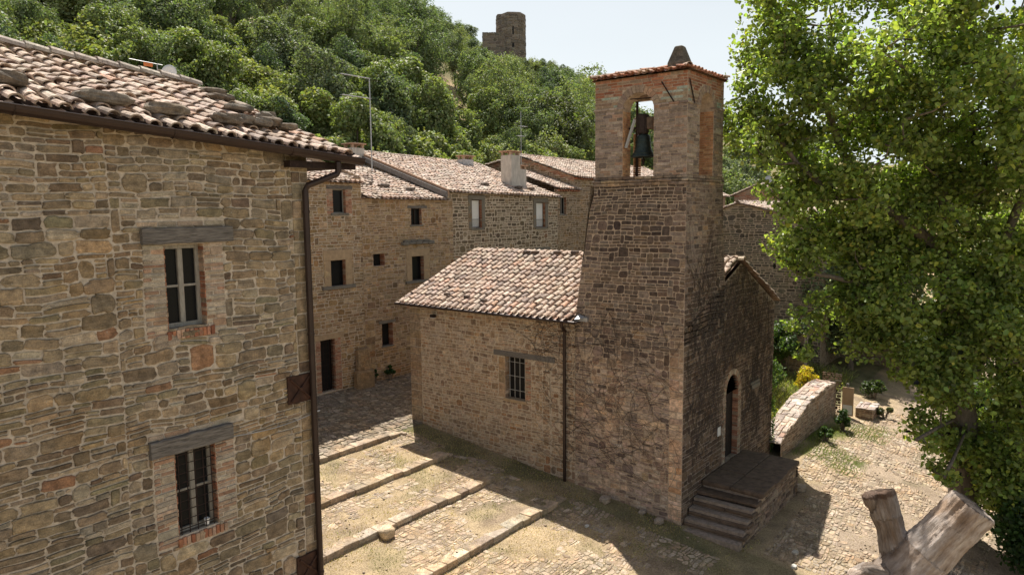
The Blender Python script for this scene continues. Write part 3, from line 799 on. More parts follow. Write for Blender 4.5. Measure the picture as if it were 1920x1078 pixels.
def belfry_face(mf, L, oa, ob, seed, wide=False):
    mb = MB(); rng = random.Random(seed)
    rad = (ob-oa)/2; cx_ = (oa+ob)/2; zc = ZS - .02 if not wide else ZS-.45
    arch = [(oa, ob, ZB, zc)] if not wide else [(oa, ob, ZB, 12.34)]; n = 7
    for k in range(n if not wide else 0):
        z0 = zc + rad*k/n; hw = rad*math.sqrt(max(0, 1-((k+.5)/n)**2)); arch.append((cx_-hw, cx_+hw, z0, z0+rad/n))
    T = .44 if not wide else .2
    # inner and outer skins with stepped arch, smooth intrados strip
    for d0 in (0., -T):
        us = sorted({0, L, *[h[0] for h in arch], *[h[1] for h in arch]}); vs = sorted({ZB, ZT, *[h[2] for h in arch], *[h[3] for h in arch]})
        for i in range(len(us)-1):
            for j in range(len(vs)-1):
                a, b, c, d = us[i], us[i+1], vs[j], vs[j+1]; cu, cv = (a+b)/2, (c+d)/2
                if any(h[0] < cu < h[1] and h[2] < cv < h[3] for h in arch): continue
                if d0 < 0: a, b = max(a, .2), min(b, L-.2)
                if b - a < 1e-4: continue
                mb.quad(mf(a, c, d0), mf(b, c, d0), mf(b, d, d0), mf(a, d, d0), (.4, .3, .22), 1)
    prof = [(oa, ZB), (oa, 12.34), (ob, 12.34)] if wide else [(oa, ZB), (oa, zc)] + [(cx_ - rad*math.cos(PI*k/14), zc + rad*math.sin(PI*k/14)) for k in range(15)] + [(ob, zc), (ob, ZB)]
    for (p, q) in zip(prof[:-1], prof[1:]):
        mb.quad(mf(p[0], p[1], .0), mf(q[0], q[1], .0), mf(q[0], q[1], -T), mf(p[0], p[1], -T), (.38, .2, .11), 1)
    # brick coursing on the jambs
    for side, s_ in ((oa, 1), (ob, -1)):
        z = ZB
        while z < zc:
            h_ = .066; dd = -T + .003
            while dd < -.02:
                w = rng.uniform(.12, .24); e = min(dd+w, -.004)
                x0, x1 = sorted((side-.004*s_, side + s_*rng.uniform(.006, .014)))
                mb.box((x0, z, dd), (x1, z+h_-.01, e-.008), pick([((.50, .28, .15), 3), ((.55, .35, .2), 2), ((.42, .22, .12), 2)], rng), 2, mf); dd += w
            z += h_
    inside = (lambda u, v: not (oa < u < ob and v < 12.3)) if wide else lambda u, v: not (oa < u < ob and v < zc) and not ((u-cx_)**2 + (v-zc)**2 < (rad+.2)**2 and v > zc)
    lo = cut(layout(0, L, ZB, ZS+.06, S_BELF, rng), [(oa, ob, ZB-1, zc+.3)])
    emit_stones(mb, mf, lo, S_BELF, rng, inside, 2, .01, None, seed)
    hi_ = layout(0, L, ZS+.12, ZT, dict(S_BRICK, h=(.075, .082), w=(.2, .3), pal=[((.37, .155, .09), 4), ((.31, .13, .08), 3), ((.41, .21, .13), 2), ((.25, .17, .14), 2)]), rng)
    hi_ = cut(hi_, [(cx_-rad*.98-.16, cx_+rad*.98+.16, ZS, zc+rad*.55)])
    emit_stones(mb, mf, hi_, dict(S_BRICK, gap=.008), rng, (lambda u, v: v > 12.4 or u < oa - .1) if wide else (lambda u, v: (u-cx_)**2 + (v-zc)**2 > (rad+.22)**2), 2, .006,
                lambda u, v, c: c if v > ZS + .42 + .18*nz(u*1.5, v) else (.32*c[0]/.33, .235*c[1]/.15, .185*c[2]/.1), seed)
    # voussoirs
    nv = 15 if not wide else 0
    for k in range(nv):
        a = PI*(k+.5)/nv; da = PI/nv*.43
        pts = [(cx_ + rr*math.cos(a+s*da), zc + rr*math.sin(a+s*da)) for rr, s in ((rad+.005, -1), (rad+.2, -1), (rad+.2, 1), (rad+.005, 1))]
        c = pick([((.34, .26, .20), 3), ((.28, .21, .17), 2), ((.40, .26, .18), 1)], rng); nn = len(mb.v); tt = .014+rng.uniform(0, .008)
        for dd in (-.02, tt): mb.v += [mf(p[0], p[1], dd) for p in pts]
        for q in ((4, 5, 6, 7), (0, 1, 5, 4), (1, 2, 6, 5), (2, 3, 7, 6), (3, 0, 4, 7)): mb.face(tuple(nn+i for i in q), c, 2)
    # impost band
    u = -.03
    while u < L+.03:
        w = rng.uniform(.2, .34); e = min(u+w, L+.03)
        if not (u > oa-.02 and e < ob+.02):
            a_, b_ = u, e
            if a_ < oa < b_: b_ = oa + .02
            elif a_ < ob < b_ : a_ = ob - .02
            if not (a_ >= oa - .01 and b_ <= ob + .01): mb.box((a_, ZS+.06, -.1), (b_-.006, ZS+.115, .035), pick(P_BELF, rng), 2, mf, .006)
        u += w
    return mb.build('belfry_wall', [M['stone'], M['mortar_mid'], M['brick']], ch)
belfry_face(sideF, BY, .99, 1.97, 31)
belfry_face(frontF, BX, .80, 1.76, 32)
belfry_face(lambda u, v, d: (BX+d, u, v), BY, .44, 2.86, 33, True)
belfry_face(lambda u, v, d: (u, BY+d, v), BX, .44, 2.44, 34, True)
# belfry roof: shallow hips of clay tiles
mb = MB(); cxb, cyb, zr = BX/2, BY/2, 13.0
A0 = (-.1, -.1, ZT+.03)
def hip(O, U, S, L, run, inset, seed):
    tile_roof(mb, O, U, S, L, run, seed=seed, spacing=.225, expo=.33, sag=.01, pal=[((.45, .22, .14), 4), ((.5, .28, .19), 3), ((.40, .2, .13), 2), ((.5, .38, .29), 2)],
              keep=lambda u, s: (s/run)*inset[0] - .08 < u < L - (s/run)*inset[1] + .08)
hip((-.1, -.1, ZT+.04), (0, 1, 0), (cxb+.1, 0, zr-ZT-.05), BY+.2, cxb+.14, (cxb, cxb), 41)
hip((-.1, -.1, ZT+.04), (1, 0, 0), (0, cxb+.1, zr-ZT-.05), BX+.2, cxb+.14, (cxb, cxb), 42)
hip((BX+.1, -.1, ZT+.04), (0, 1, 0), (-cxb-.1, 0, zr-ZT-.05), BY+.2, cxb+.14, (cxb, cxb), 43)
hip((-.1, BY+.1, ZT+.04), (1, 0, 0), (0, -cxb-.1, zr-ZT-.05), BX+.2, cxb+.14, (cxb, cxb), 44)
for (p, q) in (((-.08, -.08, ZT+.10), (cxb, cxb, zr+.05)), ((BX+.08, -.08, ZT+.10), (cxb, cxb, zr+.05)), ((-.08, BY+.08, ZT+.10), (cxb, BY-cxb, zr+.05)),
               ((BX+.08, BY+.08, ZT+.10), (cxb, BY-cxb, zr+.05)), ((cxb, cxb, zr+.03), (cxb, BY-cxb, zr+.03))):
    ridge_tiles(mb, p, q, .085, 45, [((.48, .36, .29), 1), ((.45, .26, .18), 1)])
mb.quad((0, 0, ZT-.01), (BX, 0, ZT-.01), (BX, BY, ZT-.01), (0, BY, ZT-.01), (.15, .1, .08))
br = mb.build('belfry_roof', M['tile'], ch)
mb = MB(); fx, fy = .40, .43; base = len(mb.v)
for k, (w, z) in enumerate(((.24, 12.80), (.25, 12.92), (.235, 12.97), (.11, 13.36), (.085, 13.385), (.0, 13.39))):
    for sx, sy in ((-1, -1), (1, -1), (1, 1), (-1, 1)): mb.v.append((fx+sx*w + .01*nz(k, sx, sy), fy+sy*w, z))
for k in range(5):
    for i in range(4):
        j = (i+1) % 4; mb.face((base+k*4+i, base+k*4+j, base+(k+1)*4+j, base+(k+1)*4+i), (.13, .12, .105))
mb.build('finial', M['stone'], br)
for p_, q_, r_ in (((-.04, .75, 12.42), (-.04, .38, 11.85), .018), ((.03, -.04, 12.42), (.36, -.04, 11.82), .018), ((-.02, 1.72, 12.05), (-.02, 1.08, 12.03), .016)):
    mb = MB(); mb.tube([p_, q_], r_, 6); mb.build('tie_bar', M['iron'], ch)
# bell ------------------------------------------------------------------
bell = thing('bell', (.42, 1.36, 11.1), 'green bronze church bell hanging in the arch of the bell tower', 'bell')
BYc = 1.50; BXc = .36
mb = MB(); prof = [(0, .0), (.08, .0), (.15, -.02), (.19, -.07), (.20, -.17), (.215, -.30), (.24, -.44), (.285, -.54), (.345, -.62), (.36, -.65), (.33, -.655), (.28, -.56), (.21, -.42), (.16, -.1), (0, -.05)]
mb.lathe((BXc, BYc, 11.10), prof, 28); mb.lathe((BXc, BYc, 11.10), [(.212, -.22), (.223, -.225), (.221, -.245), (.212, -.25)], 28); mb.lathe((BXc, BYc, 11.10), [(.285, -.525), (.30, -.535), (.305, -.55), (.295, -.56)], 28)
mb.build('bell_body', M['bell'], bell, smooth=True)
mb = MB(); mb.tube([(BXc, BYc, 10.95), (BXc, BYc, 10.40)], [.018, .024], 8); mb.lathe((BXc, BYc, 10.36), [(0, .07), (.04, .045), (.05, 0), (.04, -.05), (.022, -.12), (0, -.13)], 10); mb.build('clapper', M['iron'], bell)
mb = MB(); mb.box((BXc-.13, BYc-.14, 11.10), (BXc+.13, BYc+.16, 11.66), bev=.05, jit=.01); mb.tube([(BXc, .99, 11.28), (BXc, 1.97, 11.28)], .035, 8)
for y in (BYc-.08, BYc+.10): mb.tube([(BXc-.14, y, 11.08), (BXc-.14, y, 11.6)], .018, 6)
mb.build('yoke', plain_mat('dark yoke', (.045, .032, .028), .4, 10.), bell)
mb = MB(); mb.box((BXc-.12, BYc-.36, 11.22), (BXc+.12, BYc-.145, 11.56), bev=.03, jit=.01); mb.build('counterweight', M['dark_slab'], bell)
mb = MB(); mb.tube([(BXc-.22, BYc+.16, 11.50), (BXc-.26, BYc+.42, 10.72)], .05, 6); mb.build('lever', M['galv'], bell)
# small things on the walls of the chapel
o = MB(); o.box((2.44, -.045, 1.98), (2.66, -.02, 2.26), bev=.005); s_ = o.build('notice_plate', M['white'])
tag(s_, 'small white plate fixed to the wall beside the chapel door', 'plate')
o = MB(); o.box((5.15, -.07, 3.05), (6.0, -.02, 3.13), bev=.01); o.box((5.2, -.1, 2.9), (5.95, -.06, 3.05), bev=.02, jit=.01)
tag(o.build('stone_shelf', M['grey_stone']), 'narrow stone plaque set in the facade right of the chapel door', 'plaque')
lamp = thing('wall_lamp', (-.05, 9.55, 5.28), 'small floodlight under the eaves of the chapel near its far corner', 'lamp')
o = MB(); o.box((-.22, 9.46, 5.2), (-.06, 9.66, 5.3), bev=.02); o.build('lamp_housing', M['iron'], lamp)
o = MB(); o.tube([(-.06, 9.56, 5.25), (0, 9.56, 5.25)], .015, 6); o.box((-.2, 9.48, 5.185), (-.08, 9.64, 5.198)); o.build('lens', M['white'], lamp)
# bare vine over the lower walls
mb = MB(); rng = random.Random(77)
def vine(mf, u, v, n, L, ang, spread, ok, r=.0065):
    for k in range(n):
        uu, vv = u + rng.gauss(0, spread), v + rng.uniform(0, .3); a = ang + rng.gauss(0, .5); pts = []
        for i in range(int(L*rng.uniform(.4, 1.2)/.13)):
            if not ok(uu, vv): break
            pts.append(mf(uu, vv, .03 + rng.uniform(-.004, .008))); a += rng.gauss(0, .28); a += (ang-a)*.05
            uu += .13*math.cos(a); vv += .13*math.sin(a)
        if len(pts) > 3: mb.tube(pts, [r*(1-.6*i/len(pts)) for i in range(len(pts))], 3, cap=False)
okS = lambda u, v: .0 < u < 5.2 and .3 < v < 6.2 and not (5.4 < u < 6.5 and v < 4.2)
for _ in range(170): vine(sideF, rng.uniform(.1, 5.1), rng.uniform(.9, 5.6), 2, 2.4, rng.choice([.25, .4, 2.7, 2.9, 1.2]), .5, okS, .0052)
for _ in range(26): vine(sideF, rng.uniform(4.2, 5.3), rng.uniform(3.6, 5.2), 2, 1.6, rng.choice([.3, 2.8]), .3, lambda u, v: 3.7 < u < 6.8 and 4.3 < v < 5.5)
okF = lambda u, v: .0 < u < 7.4 and .3 < v < zgab(u)+.0 + (3.5 if u < 2.4 else 0) and v < 8.6 and not (3.0 < u < 4.3 and v < 3.8)
for _ in range(260): vine(frontF, rng.uniform(.1, 7.2), rng.uniform(1., 6.8)**1., 2, 3.0, rng.choice([.6, .9, 1.3, 1.9, 2.4]), .4, okF, .008)
tag(mb.build('vine', M['vine']), 'bare twiggy vine creeping over the chapel facade and the foot of its tower', 'climbing vine')
# leafy remains of the creeper on the facade are built with the foliage below

# stone steps before the door ------------------------------------------
stp = thing('stone_steps', (2.6, -.9, 0), 'dark stone steps and landing in front of the chapel door', 'steps')
zt = .95; rng = random.Random(5)
mb = MB()
for (xa, xb, ya, yb) in ((1.3, 2.35, -1.86, -.9), (1.3, 2.5, -.89, -.03), (2.36, 3.5, -1.9, -.9), (2.51, 3.7, -.89, -.03), (3.51, 4.75, -1.84, -.9), (3.71, 4.78, -.89, -.03)): mb.box((xa, ya, zt-.13), (xb-.008, yb-.006, zt+rng.uniform(-.006, .006)), bev=.02, jit=.012)
if 1: mb.build('landing', M['dark_slab'], stp)
for k in range(4):
    z = zt - .21*(k+1); x0 = 1.3 - .31*(k+1)
    mb = MB()
    for (ya, yb) in ((-1.0, -.03), (-1.82, -1.0)): mb.box((x0, ya+.004, z-.10), (x0+.38, yb, z), bev=.018, jit=.01)
    mb.build('step', M['dark_slab'], stp)
mb = MB()
for k in range(5):
    xa = 1.3 - .31*k if k else 1.32; 
    top = (zt-.13) - (.21*k); mb.box((xa - (.31 if k else 0) + .06, -1.75, -.75), (xa + (.0 if k else 3.36), -.04, top), (.12, .09, .07), 1)
fS = lambda u, v, d: (u, -1.755-d, v)
emit_stones(mb, fS, layout(.1, 4.66, -.6, .82, S_TOW, rng), S_TOW, rng, lambda u, v: v < zt-.18 - max(0, (1.3-u)*.68), 0, .03)
fE = lambda u, v, d: (4.685+d, u, v)
emit_stones(mb, fE, layout(-1.83, -.05, -.6, .82, S_TOW, rng), S_TOW, rng, None, 0, .03)
mb.build('step_base', [M['stone'], M['mortar_dark']], stp)

# ------------------------------------------------------------------ left house
lh = thing('stone_house', (-14, 1.5, 0), 'large rubble stone house in the left foreground with two shuttered-frame windows and a brown gutter', 'house')
lh['label'] = 'large rubble stone house in the left foreground with two windows and a long brown gutter'
YL = 1.5; XE = -11.13
def ztopL(x): return 9.86 - .072*(x + 10.3)            # underside of the eaves
leftF = lambda u, v, d: (u, YL - d, v)
w1 = (-13.55, -12.97, 7.38, 8.56); w2 = (-13.58, -12.96, 4.36, 5.60)
def in_left(u, v): return v < ztopL(u) + .01
zonesL = []
for w in (w1, w2):
    zonesL += [((w[0]-.30, w[0], w[2]-.1, w[3]+.02), S_BRICKP, 2), ((w[1], w[1]+.30, w[2]-.1, w[3]+.02), S_BRICKP, 2), ((w[0]-.35, w[1]+.36, w[3]+.25, w[3]+.33), S_BRICKP, 2)]
zonesL += [((-11.45, XE, 2.0, 9.7), dict(S_QUOIN, h=(.16, .3), w=(.2, .45), pal=P_LEFT), 0)]
LH = [w1, w2]
stonewall('front_wall', lh, leftF, (-19.5, XE, -.3, 10.35), LH, S_LEFT, 'mortar_left', zones=zonesL, inside=in_left, seed=51, seams=(-14.22,), depth=.2, warp=.06, topw=(-19.5, XE, -.3, 9.9),
          topquads=[((-19.5, 9.9), (XE, 9.9), (XE, 9.95), (-19.5, 10.5))])
mb = MB(); mb.quad((XE, YL, -.3), (XE, 8.5, -.3), (XE, 8.5, 9.9), (XE, YL, 9.9)); mb.quad((XE, YL, 9.9), (XE, 8.5, 9.9), (XE, 5.0, 11.2), (XE, 5.0, 11.2))
mb.quad((-19.5, YL, -.3), (-19.5, 8.5, -.3), (-19.5, 8.5, 10.4), (-19.5, YL, 10.4)); mb.quad((-19.5, 8.5, -.3), (XE, 8.5, -.3), (XE, 8.5, 9.9), (-19.5, 8.5, 10.4))
mb.build('rear_wall', M['coursed'], lh)
def beam(name, parent, a, b, c, d, m, seed, tilt=0.):
    mb = MB(); n = 12; base = len(mb.v)
    for i in range(n+1):
        x = a + (b-a)*i/n; wob = .014*nz(i*.7, seed)
        for (v_, dd) in ((c+wob, .075), (c+.012+wob, .09), (d+wob-.012, .09), (d+wob*1.6, .075), (d+wob*1.6, -.12), (c+wob, -.12)):
            mb.v.append(leftF(x + .008*nz(v_*20, seed), v_ + tilt*(x-a), dd + .01*nz(i*.9, v_*6, seed)))
    for i in range(n):
        for k in range(6):
            k2 = (k+1) % 6; mb.face((base+i*6+k, base+i*6+k2, base+(i+1)*6+k2, base+(i+1)*6+k))
    mb.face(tuple(base+k for k in range(6))); mb.face(tuple(base+n*6+k for k in range(6)))
    return mb.build(name, M[m], parent)
f1 = window(lh, leftF, w1, .19, 'wood_grey', 2, 2, .062)
f2 = window(lh, leftF, w2, .19, 'wood_grey', 2, 2, .06, bars=(5, 9, -.03, .008, .05), barm='iron')
beam('lintel', f1, -13.86, -12.54, 8.575, 8.80, 'wood', 1)
beam('lintel', f2, -13.93, -12.70, 5.61, 5.85, 'wood', 2)
for w, f_ in ((w1, f1), (w2, f2)):
    mb = MB(); x = w[0]-.02; rng = random.Random(int(w[2]*10))
    while x < w[1]+.1:
        mb.box((x, w[2]-.15, -.12), (x+.055, w[2]-.02+rng.uniform(-.01, .008), .035+rng.uniform(-.01, .01)), pick(P_BRICK, rng), 0, leftF, .006, .003); x += .064
    mb.box((w[0]+.003, w[2]-.02, -.19), (w[1]-.003, w[2]+.002, -.06), (.2, .17, .14), 0, leftF)
    mb.build('sill', M['brick'], f_)
# a stray wire bundle and cup in the barred window
tag((lambda m_: (m_.lathe((-13.12, YL+.06, 4.38), [(0, 0), (.03, 0), (.042, .09), (.036, .09), (.026, .01), (0, .01)], 12), m_.build('cup', M['white']))[1])(MB()), 'small pale cup standing inside the barred lower window', 'cup')
# gutter, eaves board, downpipe
ge = lambda x: ztopL(x) + .03
mb = MB(); A = Vector((-19.6, YL-.36, ge(-19.6)-.02)); B = Vector((-10.28, YL-.36, ge(-10.28)-.02)); n = 40; base = len(mb.v); sg = 9
for i in range(n+1):
    p = A.lerp(B, i/n)
    for k in range(sg):
        an = PI + PI*k/(sg-1); mb.v.append((p.x, p.y + .095*math.cos(an), p.z + .105*math.sin(an)))
    for k in range(sg):
        an = PI + PI*(sg-1-k)/(sg-1); mb.v.append((p.x, p.y + .087*math.cos(an), p.z + .097*math.sin(an)))
m2 = 2*sg
for i in range(n):
    for k in range(m2):
        k2 = (k+1) % m2; mb.face((base+i*m2+k, base+i*m2+k2, base+(i+1)*m2+k2, base+(i+1)*m2+k))
for q in (0, n):
    mb.face(tuple(base+q*m2+k for k in range(sg)))
p = B; mb.tube([A + Vector((0, -.095, .0)), B + Vector((0, -.095, .0))], .012, 6)
for x in np.arange(-19, -10.4, 1.83): mb.tube([(x, YL-.36-.10*math.cos(t_), ge(x)-.02-.112*math.sin(t_)) for t_ in np.linspace(0, PI, 7)], .008, 4)
mb.build('gutter', M['metal_brown'], lh, smooth=False)
mb = MB()
for i in range(20):
    xa, xb = -19.5 + i*(9.15/20), -19.5 + (i+1)*(9.15/20)
    mb.quad((xa, YL-.27, ge(xa)-.03), (xb, YL-.27, ge(xb)-.03), (xb, YL+.05, ge(xb)+.02), (xa, YL+.05, ge(xa)+.02))
    mb.quad((xa, YL-.27, ge(xa)-.03), (xb, YL-.27, ge(xb)-.03), (xb, YL-.27, ge(xb)+.08), (xa, YL-.27, ge(xa)+.08))
mb.box((-11.6, YL-.22, 9.70), (-10.3, YL-.06, 9.80)); mb.box((XE, YL-.2, 9.72), (-10.35, 8.6, 9.80))
mb.build('eaves_board', M['iron'], lh)
mb = MB(); zz = ge(-10.7)
mb.tube([(-10.78, YL-.36, zz-.12), (-10.78, YL-.36, zz-.26), (-10.80, YL-.35, zz-.31), (-11.22, YL-.13, zz-.50), (-11.25, YL-.10, zz-.58), (-11.25, YL-.10, .15)], .052, 12)
for z in (2.9, 4.9, 7.0, 9.0): mb.tube([(-11.25, YL-.10, z-.02), (-11.25, YL-.10, z+.02)], .06, 12)
mb.build('drainpipe', M['metal_brown'], lh, smooth=False)
# roof
mb = MB(); pit = .365; dz = -.072
U = Vector((1, 0, dz)); S = Vector((0, 1, pit)); O = Vector((-19.6, YL-.36, ge(-19.6)+.0)); run = 3.95*math.sqrt(1+pit*pit)
tile_roof(mb, O, U, S, 9.25, run, seed=61, spacing=.262, expo=.33, sag=.07, keep=lambda u, s: u < 9.3 - s*.17)
S2 = Vector((0, -1, pit)); O2 = Vector((-19.6, 8.9, ge(-19.6)))
tile_roof(mb, O2, U, S2, 9.0, run, seed=62, spacing=.262, expo=.33, sag=.07)
ridge_tiles(mb, (-19.6, YL-.36+3.93, ge(-19.6)+3.93*pit+.10), (-10.95, YL-.36+3.93, ge(-10.95)+3.93*pit+.08), .13, 63, [((.38, .33, .28), 1), ((.44, .38, .32), 1)])
lroof = mb.build('roof', M['tile'], lh)
def roofz(x, y): return ge(x) + (y-(YL-.36))*pit
# heavy stones weighting the roof
LR = [(-15.20, 1.75, .26, .16, .085, 'rounded dark stone weighting the left roof at the picture edge', .2), (-14.15, 1.62, .34, .15, .08, 'long flat stone on the left roof, second from the picture edge', .05),
      (-13.35, 1.58, .30, .15, .085, 'large flat stone on the left roof above the upper window lintel', -.1), (-12.38, 1.68, .24, .16, .08, 'pale stone lying mid roof near the gutter of the left house', .1),
      (-12.08, 1.86, .25, .15, .07, 'flat stone on the left roof right of the pale one', 0.), (-11.72, 1.92, .24, .17, .07, 'third stone from the right end of the left roof', .1),
      (-11.42, 2.05, .20, .15, .08, 'second stone from the right end of the left roof', .3), (-11.12, 2.0, .17, .14, .06, 'small stone nearest the right verge of the left roof', 0.),
      (-11.42, 2.95, .26, .14, .06, 'flat stone high on the right verge of the left roof', .0), (-11.3, 3.7, .26, .15, .06, 'stone near the ridge on the right verge of the left roof', .1),
      (-11.12, 4.25, .25, .15, .055, 'topmost stone of the right verge of the left roof', 0.), (-11.22, 2.42, .2, .14, .09, 'upright pale stone standing on the right verge of the left roof', .5)]
for i, (x, y, sx, sy, sz, lab, rot) in enumerate(LR):
    mb = MB(); z = roofz(x, y) + .10 + sz*.7
    rock_mb(mb, (x, y, z), sx, sy, sz, (.20, .175, .145) if i % 3 else (.15, .125, .10), i*7.3, rot=rot)
    tag(mb.build('roof_stone', M['stone'], smooth=False, origin=(x, y, z)), lab, 'stone', 'stones weighting the tiled roofs')
# wall anchors
def anchor(x, z, s, lab):
    a = thing('wall_anchor', (x, YL-.03, z), lab, 'wall anchor', 'iron anchor plates on the left house')
    mb = MB(); mb.box((x-s, z-s, .01), (x+s, z+s, .055), mf=leftF, bev=.01); mb.build('plate', M['rust'], a)
    mb = MB()
    for sx in (1, -1): mb.tube([leftF(x-sx*s*.8, z-s*.8, .07), leftF(x+sx*s*.8, z+s*.8, .07)], .017, 6)
    mb.lathe(leftF(x, z, .07), [(0, .04), (.035, .03), (.035, -.03), (0, -.04)], 8); mb.build('cross_bar', M['rust'], a)
anchor(-11.47, 6.12, .23, 'rusty square anchor plate halfway up the left house beside the downpipe')
anchor(-11.44, 3.05, .23, 'rusty square anchor plate at the foot of the picture beside the downpipe')
# cable across the wall
mb = MB(); mb.tube([leftF(x, 5.63 - .06*math.sin((x+12.7)/1.55*PI) + .02*(x+12.7), .045) for x in np.linspace(-12.7, -11.1, 12)] + [(-11.10, YL+.1, 5.62)], .007, 5)
tag(mb.build('cable', M['galv']), 'thin pale cable running from the lower lintel to the corner of the left house', 'cable')

# ------------------------------------------------------------------ village row behind
def surround(parent, mf, h, w, m, out_=.03, top=None):
    a, b, c, d = h; mb = MB(); t_ = top or w
    mb.box((a-w, c-.02, -.2), (a, d, out_), mf=mf, bev=.008); mb.box((b, c-.02, -.2), (b+w, d, out_+.004), mf=mf, bev=.008)
    mb.box((a-w-.03, d, -.2), (b+w+.03, d+t_, out_+.008), mf=mf, bev=.012)
    return mb.build('surround', M[m], parent)
YH = 15.1
rowF = lambda y: (lambda u, v, d: (u, y - d, v))
# house A
hA = thing('stone_house', (-2, YH, 1.6), 'tall stone house behind the left house with a framed window above a barred door', 'house')
aF = rowF(YH)
wa1, wa2, wa3 = (-.05, .60, 8.93, 9.89), (-.27, .47, 6.0, 7.04), (-.92, -.20, 1.75, 3.88)
stonewall('wall', hA, aF, (-7, 1.42, 1.2, 10.35), [wa1, wa2, wa3], S_AB, 'mortar', seed=71,
          zones=[((-.35, -.05, 8.9, 9.9), S_BRICK, 2), ((.60, .92, 8.9, 9.9), S_BRICK, 2), ((-1.15, -.92, 1.75, 3.88), S_BRICK, 2), ((-.20, .1, 1.75, 3.88), S_BRICK, 2), ((-.62, .9, 5.9, 7.5), dict(S_QUOIN, pal=[((.4, .3, .19), 1)]), 0)], stone='stone_far')
window(hA, aF, wa1, .2, 'wood_grey', 1, 1, .04, sill=(.12, .1, .05), lintel=(-.35, .95, .14, .03, 'wood'))
f_ = window(hA, aF, wa2, .22, 'iron', 1, 1, .03, sill=(.45, .13, .1)); surround(f_, aF, wa2, .32, 'sand', top=.42)
f_ = window(hA, aF, wa3, .35, 'iron', 1, 1, .03, bars=(5, 9, -.1, .010, 0), lintel=(-1.3, .25, .22, .02, 'sand'), name='barred_door', glassm='dark')
mb = MB(); emit_stones(mb, lambda u, v, d: (1.42+d, YH+u, v), layout(0, 3, 9.5, 10.3, S_AB, R), S_AB, R); mb.quad((1.42, YH, 1.2), (1.42, YH+5, 1.2), (1.42, YH+5, 12), (1.42, YH, 10.4)); mb.quad((-7, YH, 1.2), (-7, YH+5, 1.2), (-7, YH+5, 12), (-7, YH, 10.4)); mb.quad((-7, YH+5, 1.2), (1.42, YH+5, 1.2), (1.42, YH+5, 12), (-7, YH+5, 12))
mb.build('side_wall', M['coursed'], hA)
mb = MB(); tile_roof(mb, (-7.2, YH-.25, 10.42), (1, 0, -.03), (0, 1, .29), 8.85, 5.2, seed=72, pal=P_TILEP); mb.build('roof', M['tile'], hA)
# house B
hB = thing('stone_house', (4, YH, 1.6), 'brownish stone house with four small openings and a lower roof between its neighbours', 'house')
bF = rowF(YH - .02)
wb = [(4.2, 4.88, 8.36, 9.10), (1.94, 2.58, 6.66, 7.18), (4.18, 4.93, 5.86, 6.95), (2.30, 2.95, 3.14, 4.14)]
stonewall('wall', hB, bF, (1.38, 6.95, 1.2, 9.55), wb, S_AB, 'mortar_mid', seed=73, zones=[((3.82, 5.34, 5.8, 7.28), dict(S_QUOIN, pal=[((.4, .3, .19), 1)]), 0), ((1.0+.4, 1.9, 1.6, 4.4), dict(S_QUOIN, pal=P_AB), 0)], stone='stone_far', depth=.35)
window(hB, bF, wb[0], .2, 'iron', 2, 1, .04, sill=(.08, .08, .04), lintel=(4.0, 5.2, .12, .03, 'wood'))
f_ = window(hB, bF, wb[1], .34, 'iron', 1, 1, .02, lintel=(1.85, 2.72, .08, .02, 'sand'), glassm='dark')
f_ = window(hB, bF, wb[2], .24, 'iron', 1, 1, .04, sill=(.42, .12, .10)); surround(f_, bF, wb[2], .32, 'sand', top=.34)
mb = MB(); rng = random.Random(6); 
for k in range(5): mb.box((3.55 + k*.40, 7.48 + .02*(k % 2), -.1), (3.93 + k*.40, 7.60+.02*(k % 3), .17), mf=bF, bev=.02, jit=.012)
for k in range(4): mb.box((3.7 + k*.40, 7.61, -.1), (4.08 + k*.40, 7.70, .10), mf=bF, bev=.02, jit=.012)
mb.build('drip_stones', M['grey_stone'], f_)
window(hB, bF, wb[3], .34, 'iron', 1, 1, .02, sill=(.05, .06, .03), lintel=(2.15, 3.1, .13, .03, 'grey_stone'), glassm='dark')
mb = MB(); mb.box((.75, YH-.34, 1.3), (1.38, YH-.03, 3.3), (.3, .22, .14), bev=.06, jit=.02); mb.box((.6, YH-.5, 1.2), (1.5, YH-.03, 2.4), (.26, .19, .12), bev=.1, jit=.03); emit_stones(mb, rowF(YH-.34), layout(.8, 1.34, 1.4, 3.2, S_AB, rng), S_AB, rng)
mb.build('buttress', M['stone_far'], hB)
mb = MB(); tile_roof(mb, (1.42, YH-.28, 9.58), (1, 0, -.015), (0, 1, .31), 5.05, 5.9, seed=74, pal=P_TILEP, sag=.07); mb.build('roof', M['tile'], hB)
